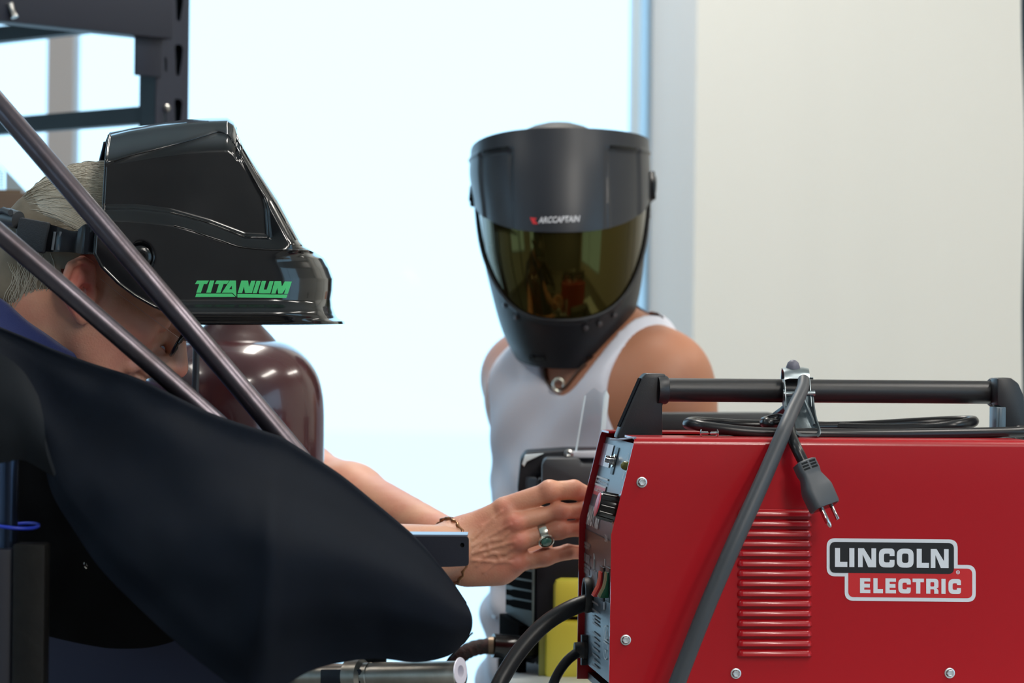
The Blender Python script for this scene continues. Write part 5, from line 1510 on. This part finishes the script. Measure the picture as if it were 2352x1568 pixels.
# ================================================================== the person standing behind, in a white vest
YB = 3.98
bx = P(1385, 1000, YB).x
shl, shr = P(1528, 868, 3.90), P(1196, 862, 4.12)
nk = P(1362, 770, 4.02); hd = P(1292, 560, 3.99)
pv_ = Vector((P(1400, 1560, 4.02).x + .02, 4.04, .66))
ch_ = P(1386, 985, 4.01); wa_ = P(1372, 1300, 4.02)
fa_ = Vector((-.70, -.71, 0)).normalized(); si_ = Vector((.71, -.70, 0)).normalized()     # facing, towards own left
RT = np.array([[si_.x, fa_.x, 0], [si_.y, fa_.y, 0], [0, 0, 1]])
def torso2(p):
    d = s_ell(p, ch_, (.168, .112, .175), RT)
    d = smin(d, s_ell(p, wa_ + Vector((0, 0, .02)), (.150, .112, .20), RT), .10)
    d = smin(d, s_ell(p, pv_ + Vector((0, 0, .02)), (.165, .125, .15), RT), .08)
    d = smin(d, s_cone(p, shl + Vector((-.035, .02, -.005)), shr + Vector((.035, -.02, -.005)), .050, .050), .07)
    d = smin(d, s_cone(p, nk + Vector((0, 0, -.01)), shl + Vector((-.04, .02, .022)), .045, .036), .05)
    d = smin(d, s_cone(p, nk + Vector((0, 0, -.01)), shr + Vector((.04, -.02, .022)), .045, .036), .05)
    for s in (-1, 1):
        d = smin(d, s_ell(p, ch_ + si_ * (.075 * s) + fa_ * .065 + Vector((0, 0, .045)), (.075, .05, .06), RT), .05)
    return d
elb, wri = P(1600, 1180, 3.90), P(1500, 1420, 3.86)
elb2, wri2 = P(1290, 1120, 4.28), P(1400, 1380, 4.26)
def body2(p):
    d = torso2(p)
    d = smin(d, s_cone(p, shl, elb, .052, .046), .04); d = smin(d, s_ell(p, shl + Vector((.006, -.004, -.020)), (.053, .055, .066)), .04)
    d = smin(d, s_cone(p, elb, wri, .044, .029), .02)
    d = smin(d, s_cone(p, shr, elb2, .056, .045), .045); d = smin(d, s_cone(p, elb2, wri2, .043, .029), .02)
    for w_, e_ in ((wri, elb), (wri2, elb2)):
        dr = (w_ - e_).normalized(); hc2 = w_ + dr * .05
        d = smin(d, s_ell(p, hc2, (.036, .02, .05)), .025)
        for k in range(4): d = smin(d, s_cone(p, hc2 + dr * .03 + Vector((-.027 + .018 * k, 0, 0)), hc2 + dr * .105 + Vector((-.03 + .02 * k, -.012, 0)), .010, .008), .006)
        d = smin(d, s_cone(p, hc2 + Vector((-.03, -.005, .02)), hc2 + Vector((-.06, -.02, -.03)), .012, .010), .01)
    d = smin(d, s_cone(p, nk + Vector((0, 0, -.04)), hd + Vector((.01, .02, -.06)), .062, .056), .03)
    # head inside the helmet, bowed
    d = smin(d, s_ell(p, hd + Vector((0, .015, .055)), (.077, .095, .105)), .02)
    d = smin(d, s_ell(p, hd + Vector((0, -.03, -.035)), (.060, .060, .085)), .03)
    d = smin(d, s_cone(p, hd + Vector((0, -.085, .02)), hd + Vector((0, -.105, -.02)), .010, .013), .012)
    for s in (-1, 1):
        d = smin(d, s_ell(p, hd + Vector((.078 * s, .02, .01)), (.009, .018, .031)), .006)
        hp_ = pv_ + si_ * (.09 * s) + Vector((0, 0, -.04)); kn = hp_ + fa_ * .20 + Vector((0, 0, -.28)); an = kn - fa_ * .10 + Vector((0, 0, -.27)); an.z = .08
        d = smin(d, s_cone(p, hp_, kn, .088, .060), .05); d = smin(d, s_cone(p, kn, an, .058, .038), .03)
        d = smin(d, s_cone(p, an + Vector((0, 0, -.035)) - fa_ * .03, an + fa_ * .16 + Vector((0, 0, -.045)), .042, .033), .03)
    return d
p2 = thing('person', 'tan person in a white tank top, standing behind the red machine', 'person', (pv_.x, pv_.y, 0))
link('body', np_mesh([sdf_mesh(body2, (-.5, 3.3, -.02), (.75, 4.6, 1.62), .006, levels=5)]), M_SKINR, p2, 180)
# white vest, cut at neckline and armholes
M_VEST = mat('white_cotton', (226, 226, 236), .85, bump=.25, bscale=700)
def ipx(p):
    q = p - V3(CAM); x = q[:, 0] / q[:, 1]; z = q[:, 2] / q[:, 1]
    return 1176 + F * (x * CT + z * ST), 784 - F * (-x * ST + z * CT)
nkc = P(1292, 800, 3.90)
# planes and cylinders in body space
up_ = Vector((0, 0, 1))
def bodyframe(p):
    q = p - V3(ch_)
    return q @ V3(si_), q @ V3(fa_), q[:, 2]
def vest(p):
    s, ff, z = bodyframe(p)
    d = torso2(p) - .006
    fold = .0065 * np.sin((z * 1.0 + s * .75) * 70 + 2.0 * np.sin(s * 14)) * np.clip((-.02 - z) / .15, 0, 1) + .0034 * np.sin((z - s * .9) * 62) * np.clip((z + .12) / .1, 0, 1)
    bulge = .012 * np.exp(-((z + .36) / .05) ** 2) + .010 * np.exp(-((z + .53) / .05) ** 2)
    d = smin(d, s_ell(p, P(1240, 1400, 4.0), (.070, .08, .17)), .05)
    d = smin(d, s_ell(p, P(1158, 1396, 3.98), (.030, .06, .026)), .02); d = smin(d, s_ell(p, P(1168, 1550, 3.98), (.030, .06, .045)), .02)
    d = d + fold - bulge
    # scooped neckline: an upright elliptical hole open to the front and back
    nx = s - .034; rr = np.sqrt((nx / .072) ** 2 + ((z - .205) / .155) ** 2)
    neck_f = (1 - rr) * .07
    rb = np.sqrt(((nx + .06) / .070) ** 2 + ((z - .215) / .07) ** 2)
    neck_b = (1 - rb) * .06
    neck_ = np.where(ff > -.01, neck_f, neck_b)
    neck_ = np.maximum(neck_, z - .235)
    # arm holes
    sa = np.abs(s); hole = None
    ra_ = np.sqrt(((sa - .185) / .072) ** 2 + ((z - .055) / .165) ** 2)
    hole = (1 - ra_) * .06
    d = smax(d, np.maximum(neck_, hole), .004)
    return smax(d, -.62 - z, .006)
link('tank_top', np_mesh([sdf_mesh(vest, (-.35, 3.6, .4), (.6, 4.5, 1.45), .0045, levels=5)]), M_VEST, p2, 180)
def trousers2(p):
    s, ff, z = bodyframe(p)
    d = s_ell(p, pv_ + Vector((0, 0, .0)), (.168, .128, .13), RT)
    for k in (-1, 1):
        hp_ = pv_ + si_ * (.09 * k) + Vector((0, 0, -.04)); kn = hp_ + fa_ * .20 + Vector((0, 0, -.28)); an = kn - fa_ * .10 + Vector((0, 0, -.27)); an.z = .08
        d = smin(d, smin(s_cone(p, hp_, kn, .098, .070), s_cone(p, kn, an, .07, .055), .03), .04)
    return smax(smax(d, p[:, 2] - .74, .01), .09 - p[:, 2], .01)
link('trousers', np_mesh([sdf_mesh(trousers2, (-.4, 3.3, .02), (.7, 4.5, .85), .010, levels=4)]), M_JEAN, p2, 180)
def shoes2(p):
    d = None
    for k in (-1, 1):
        hp_ = pv_ + si_ * (.09 * k) + Vector((0, 0, -.04)); kn = hp_ + fa_ * .20 + Vector((0, 0, -.28)); an = kn - fa_ * .10; an.z = .08
        e = smin(s_cone(p, an + Vector((0, 0, -.03)) - fa_ * .04, an + fa_ * .18 + Vector((0, 0, -.04)), .054, .044), s_cone(p, an, an + Vector((0, 0, .06)), .05, .05), .03)
        d = e if d is None else np.minimum(d, e)
    return smax(d, .001 - p[:, 2], .004)
link('shoes', np_mesh([sdf_mesh(shoes2, (-.4, 3.3, -.03), (.7, 4.5, .22), .008, levels=4)]), mat('boot_black', (30, 28, 27), .5), p2, 180)
# necklace cord with a ring pendant
nt_ = thing('necklace', 'dark cord necklace with a silver ring pendant at the white tank top neckline', 'necklace', P(1283, 880, 3.84))
def surf2(x, y, f, Y0=3.6, Y1=4.3):
    """depth at which the ray through a pixel meets a body"""
    Ys = np.linspace(Y0, Y1, 500); d0 = V3(D(x, y))
    v = f(V3(CAM) + Ys[:, None] * d0)
    i = np.argmax(v < 0)
    return float(Ys[i])
def both(p): return np.minimum(body2(p), vest(p))
pts_ = []
for (x, y) in [(1252, 838), (1250, 856), (1256, 874), (1266, 888), (1281, 895), (1297, 889), (1312, 872), (1330, 850), (1345, 836)]:
    pts_.append(P(x, y, surf2(x, y, both) - .004))
f = MB(); f.tube(vpath(pts_, 40), .0022, 8); f.build('cord', mat('necklace_cord', (84, 62, 50), .6), nt_, smooth=60)
q = P(1283, 884, surf2(1283, 884, both) - .006)
f = MB(); f.tube([q + Vector((.0072 * math.cos(a), -.002, .0085 * math.sin(a))) for a in [k / 24 * math.tau for k in range(25)]], .0024, 8, caps=False); f.build('ring_pendant', M_SILV, nt_, smooth=60)

# ================================================================== matt black helmet with the wide gold visor
M_MATT = mat('helmet_matt_black', (46, 48, 54), .36, spec=.5, bump=.03, bscale=500)
M_MATTD = mat('helmet_matt_dark', (26, 27, 31), .45, spec=.45, bump=.03, bscale=500)
m_vis = mat('visor_gold', (66, 57, 22), .06, .85)
h2 = thing('welding_helmet', 'matt black welding helmet with wide gold mirror visor, on the person in white', 'helmet', P(1284, 560, 3.92))
VL = [((1090, 352), (1284, 296), (1481, 326), 3.975, .125), ((1087, 402), (1284, 400), (1485, 392), 3.985, .150), ((1098, 470), (1283, 516), (1486, 456), 3.99, .165), ((1106, 560), (1285, 628), (1482, 556), 3.995, .168),
      ((1127, 655), (1288, 730), (1473, 645), 4.0, .160), ((1151, 745), (1293, 796), (1453, 732), 4.005, .145), ((1180, 808), (1300, 847), (1440, 788), 4.005, .125)]
VLf = [l + c + r + (y, d) for l, c, r, y, d in VL]
def hs(ph, v, off=0.0):
    """ph -1..1 across, v 0..1 from the top edge to the chin"""
    k = v * (len(VLf) - 1); i = min(int(k), len(VLf) - 2); u = k - i
    a = np.array(VLf, float)
    p1_, p2_ = a[i], a[i + 1]; p0_ = a[i - 1] if i else 2 * p1_ - p2_; p3_ = a[i + 2] if i + 2 < len(a) else 2 * p2_ - p1_
    s = 0.5 * (2 * p1_ + (p2_ - p0_) * u + (2 * p0_ - 5 * p1_ + 4 * p2_ - p3_) * u * u + (3 * p1_ - p0_ - 3 * p2_ + p3_) * u ** 3)
    lx, ly, cx, cy, rx, ry, Yb_, dep = s
    an = ph * math.pi / 2
    sx = math.copysign(abs(math.sin(an)) ** .92, an); cz = abs(math.cos(an)) ** .80
    t = sx
    x = cx + (t * (rx - cx) if t > 0 else -t * (lx - cx))
    y = cy + ((ry - cy) if t > 0 else (ly - cy)) * (1 - cz * .999) if abs(t) < 1 else (ry if t > 0 else ly)
    Y = Yb_ - dep * cz
    return P(x, y, Y)
def hn(ph, v):
    e = .01
    a = hs(min(ph + e, 1), v) - hs(max(ph - e, -1), v); b = hs(ph, min(v + e, 1)) - hs(ph, max(v - e, 0))
    n = a.cross(b).normalized()
    c = hs(ph, v) - P(1286, 560, 4.02)
    return n if n.dot(c) > 0 else -n
def hso(ph, v, off): return hs(ph, v) + hn(ph, v) * off
def vis_bot(ph): return .315 + .345 * (1 - abs(ph) ** 2.6 if abs(ph) < 1 else 0)
def hood_bot(ph): return .305 + .055 * (1 - abs(ph) ** 2.6)
NP, NW = 150, 90
# shell: with the visor bay recessed
rows = []
for j in range(NW):
    v = j / (NW - 1); row = []
    for i in range(NP):
        ph = -1 + 2 * i / (NP - 1)
        vb = vis_bot(ph) + .02
        ins = -.006 * sstep(vb, vb - .012, v) * sstep(.97, .93, abs(ph))
        bead = .0035 * math.exp(-((v - vb - .006) / .010) ** 2) * sstep(1, .9, abs(ph))
        groove = -.0045 * sstep(.035, .0, abs(abs(ph + .02) - .30)) * sstep(.02, .0, abs(v - .925)) * 1.5
        row.append(hso(ph, v, ins + bead + groove))
    rows.append(row)
f = MB(); f.grid(rows); me = f.mesh(); solid(me, .003)
link('shell', me, M_MATTD, h2, 45)
rows = []
for j in range(50):
    row = []
    for i in range(NP):
        ph = -1 + 2 * i / (NP - 1)
        v = hood_bot(ph) * j / 49
        q = .0055
        # raised centre with stepped side plates
        edge = .34 + .02 * j / 49
        q -= .0032 * sstep(edge - .012, edge + .012, abs(ph - .0)) * sstep(.07, .085, v)
        q -= .0036 * math.exp(-((ph + .345) / .012) ** 2) * sstep(.06, .09, v) + .0018 * math.exp(-((ph - .33) / .012) ** 2) * sstep(.06, .09, v)
        q += .0030 * sstep(.66, .70, abs(ph)) * sstep(.05, .08, v)
        row.append(hso(ph, v, q))
    rows.append(row)
f = MB(); f.grid(rows); me = f.mesh(); solid(me, .0026); hood = link('hood', me, M_MATT, h2, 45)
for s in (-1, 1):
    rows = [[hso(s * (.36 + .26 * i / 8), .062 + .012 * j, .0066) for i in range(9)] for j in range(2)]
    f = MB(); f.grid(rows); me = f.mesh(); solid(me, .001); link('hood_slot', me, M_BLKG, hood)
rows = []
for j in range(40):
    row = []
    for i in range(NP):
        ph = (-1 + 2 * i / (NP - 1)) * .985
        v0, v1 = hood_bot(ph) - .03, vis_bot(ph) + .012
        row.append(hso(ph, v0 + (v1 - v0) * j / 39, -.001))
    rows.append(row)
f = MB(); f.grid(rows); me = f.mesh(); solid(me, .002); link('visor', me, m_vis, h2, 60)
f = MB(); f.tube([hso(-.985 + 1.97 * k / 60, vis_bot(-.985 + 1.97 * k / 60) + .016, .003) for k in range(61)], .0026, 8); f.build('visor_rim', M_MATTD, h2, smooth=60)
for ph in (-.55, -.42, .18, .30, .44):
    f = MB(); f.lathe(hso(ph, vis_bot(ph) + .065, .001), hn(ph, .7), [(0, .004), (.002, .004), (.003, 0)], 10)
    f.build('rivet', mat('rivet_grey', (84, 80, 82), .35, .5), h2, smooth=40)
for s in (-1, 1):
    rows = [[hso(s * (.20 + .20 * i / 8) + .0, .905 + .028 * j + .012 * i / 8, .0012) for i in range(9)] for j in range(2)]
    f = MB(); f.grid(rows); me = f.mesh(); solid(me, .0012); link('chin_slot', me, M_BLKG, h2)
# lettering on the hood
def hoodpt(x, y):
    # find ph, v whose surface shows at this pixel
    ph, v = (x - 1284) / 200, .33
    for _ in range(12):
        q = hso(ph, v, .0066) - CAM; xx = q.x / q.y; zz = q.z / q.y
        ex, ey = 1176 + F * (xx * CT + zz * ST) - x, 784 - F * (-xx * ST + zz * CT) - y
        ph -= ex / 290.; v -= ey / 640.
    return hso(ph, v, .0066)
me = text_mesh('ARCCAPTAIN', .03); remap(me, lambda x, y: hoodpt(1236 + 94 * x + 3 * y, 513 - 15 * y - 3.5 * x)); link('hood_lettering', me, mat('lettering_white', (226, 226, 230), .5), hood)
me = flat_mesh([[(1217, 499), (1233, 501), (1228, 506), (1236, 515), (1224, 514), (1221, 508)]]); remap(me, hoodpt); link('hood_emblem', me, mat('emblem_bright_red', (224, 52, 56), .5), hood)
# pivots and knobs at the sides, headgear band seen over the top
f = MB(); q = P(1094, 446, 3.985); f.box(q, (-.010, 0, .001), (0, .014, 0), (.001, 0, .012)); f.box(q + Vector((-.003, 0, -.012)), (.006, 0, 0), (0, .01, 0), (0, 0, .006)); f.build('side_knob', M_BLKG, h2, bevel=.003)
f = MB(); q = P(1491, 428, 3.975); f.box(q, (.008, 0, .001), (0, .016, 0), (-.001, 0, .020)); f.lathe(q + Vector((.004, 0, .002)), (1, 0, 0), [(-.01, .014), (.004, .014), (.006, .011), (.006, 0)], 16); f.box(P(1484, 448, 3.99), (.010, 0, 0), (0, .012, 0), (.001, 0, .010)); f.box(P(1486, 490, 3.99), (.005, 0, 0), (0, .010, 0), (0, 0, .008)); f.box(P(1480, 520, 3.99), (.004, 0, 0), (0, .010, 0), (0, 0, .020)); f.build('side_knob', M_BLKG, h2, bevel=.003)
f = MB(); q = P(1284, 322, 3.955); f.lathe(q, (0, 0, 1), [(-.02, .066), (.0, .063), (.012, .052), (.020, .034), (.0245, .016), (.0255, 0)], 32)
f.build('headgear_crown', mat('headgear_grey', (70, 66, 62), .6, var=.6, vscale=90, var_rgb=(40, 38, 38)), h2, smooth=60)
f = MB(); rows = []
for s in range(25):
    an = math.pi * s / 24
    rows.append([P(1284 - 190 * math.cos(an), 430 + dy, 4.0 + .13 * math.sin(an)) for dy in (-18, 0, 18)])
f.grid(rows); me = f.mesh(); solid(me, .002); link('headgear_band', me, M_STRAP, h2, 60)
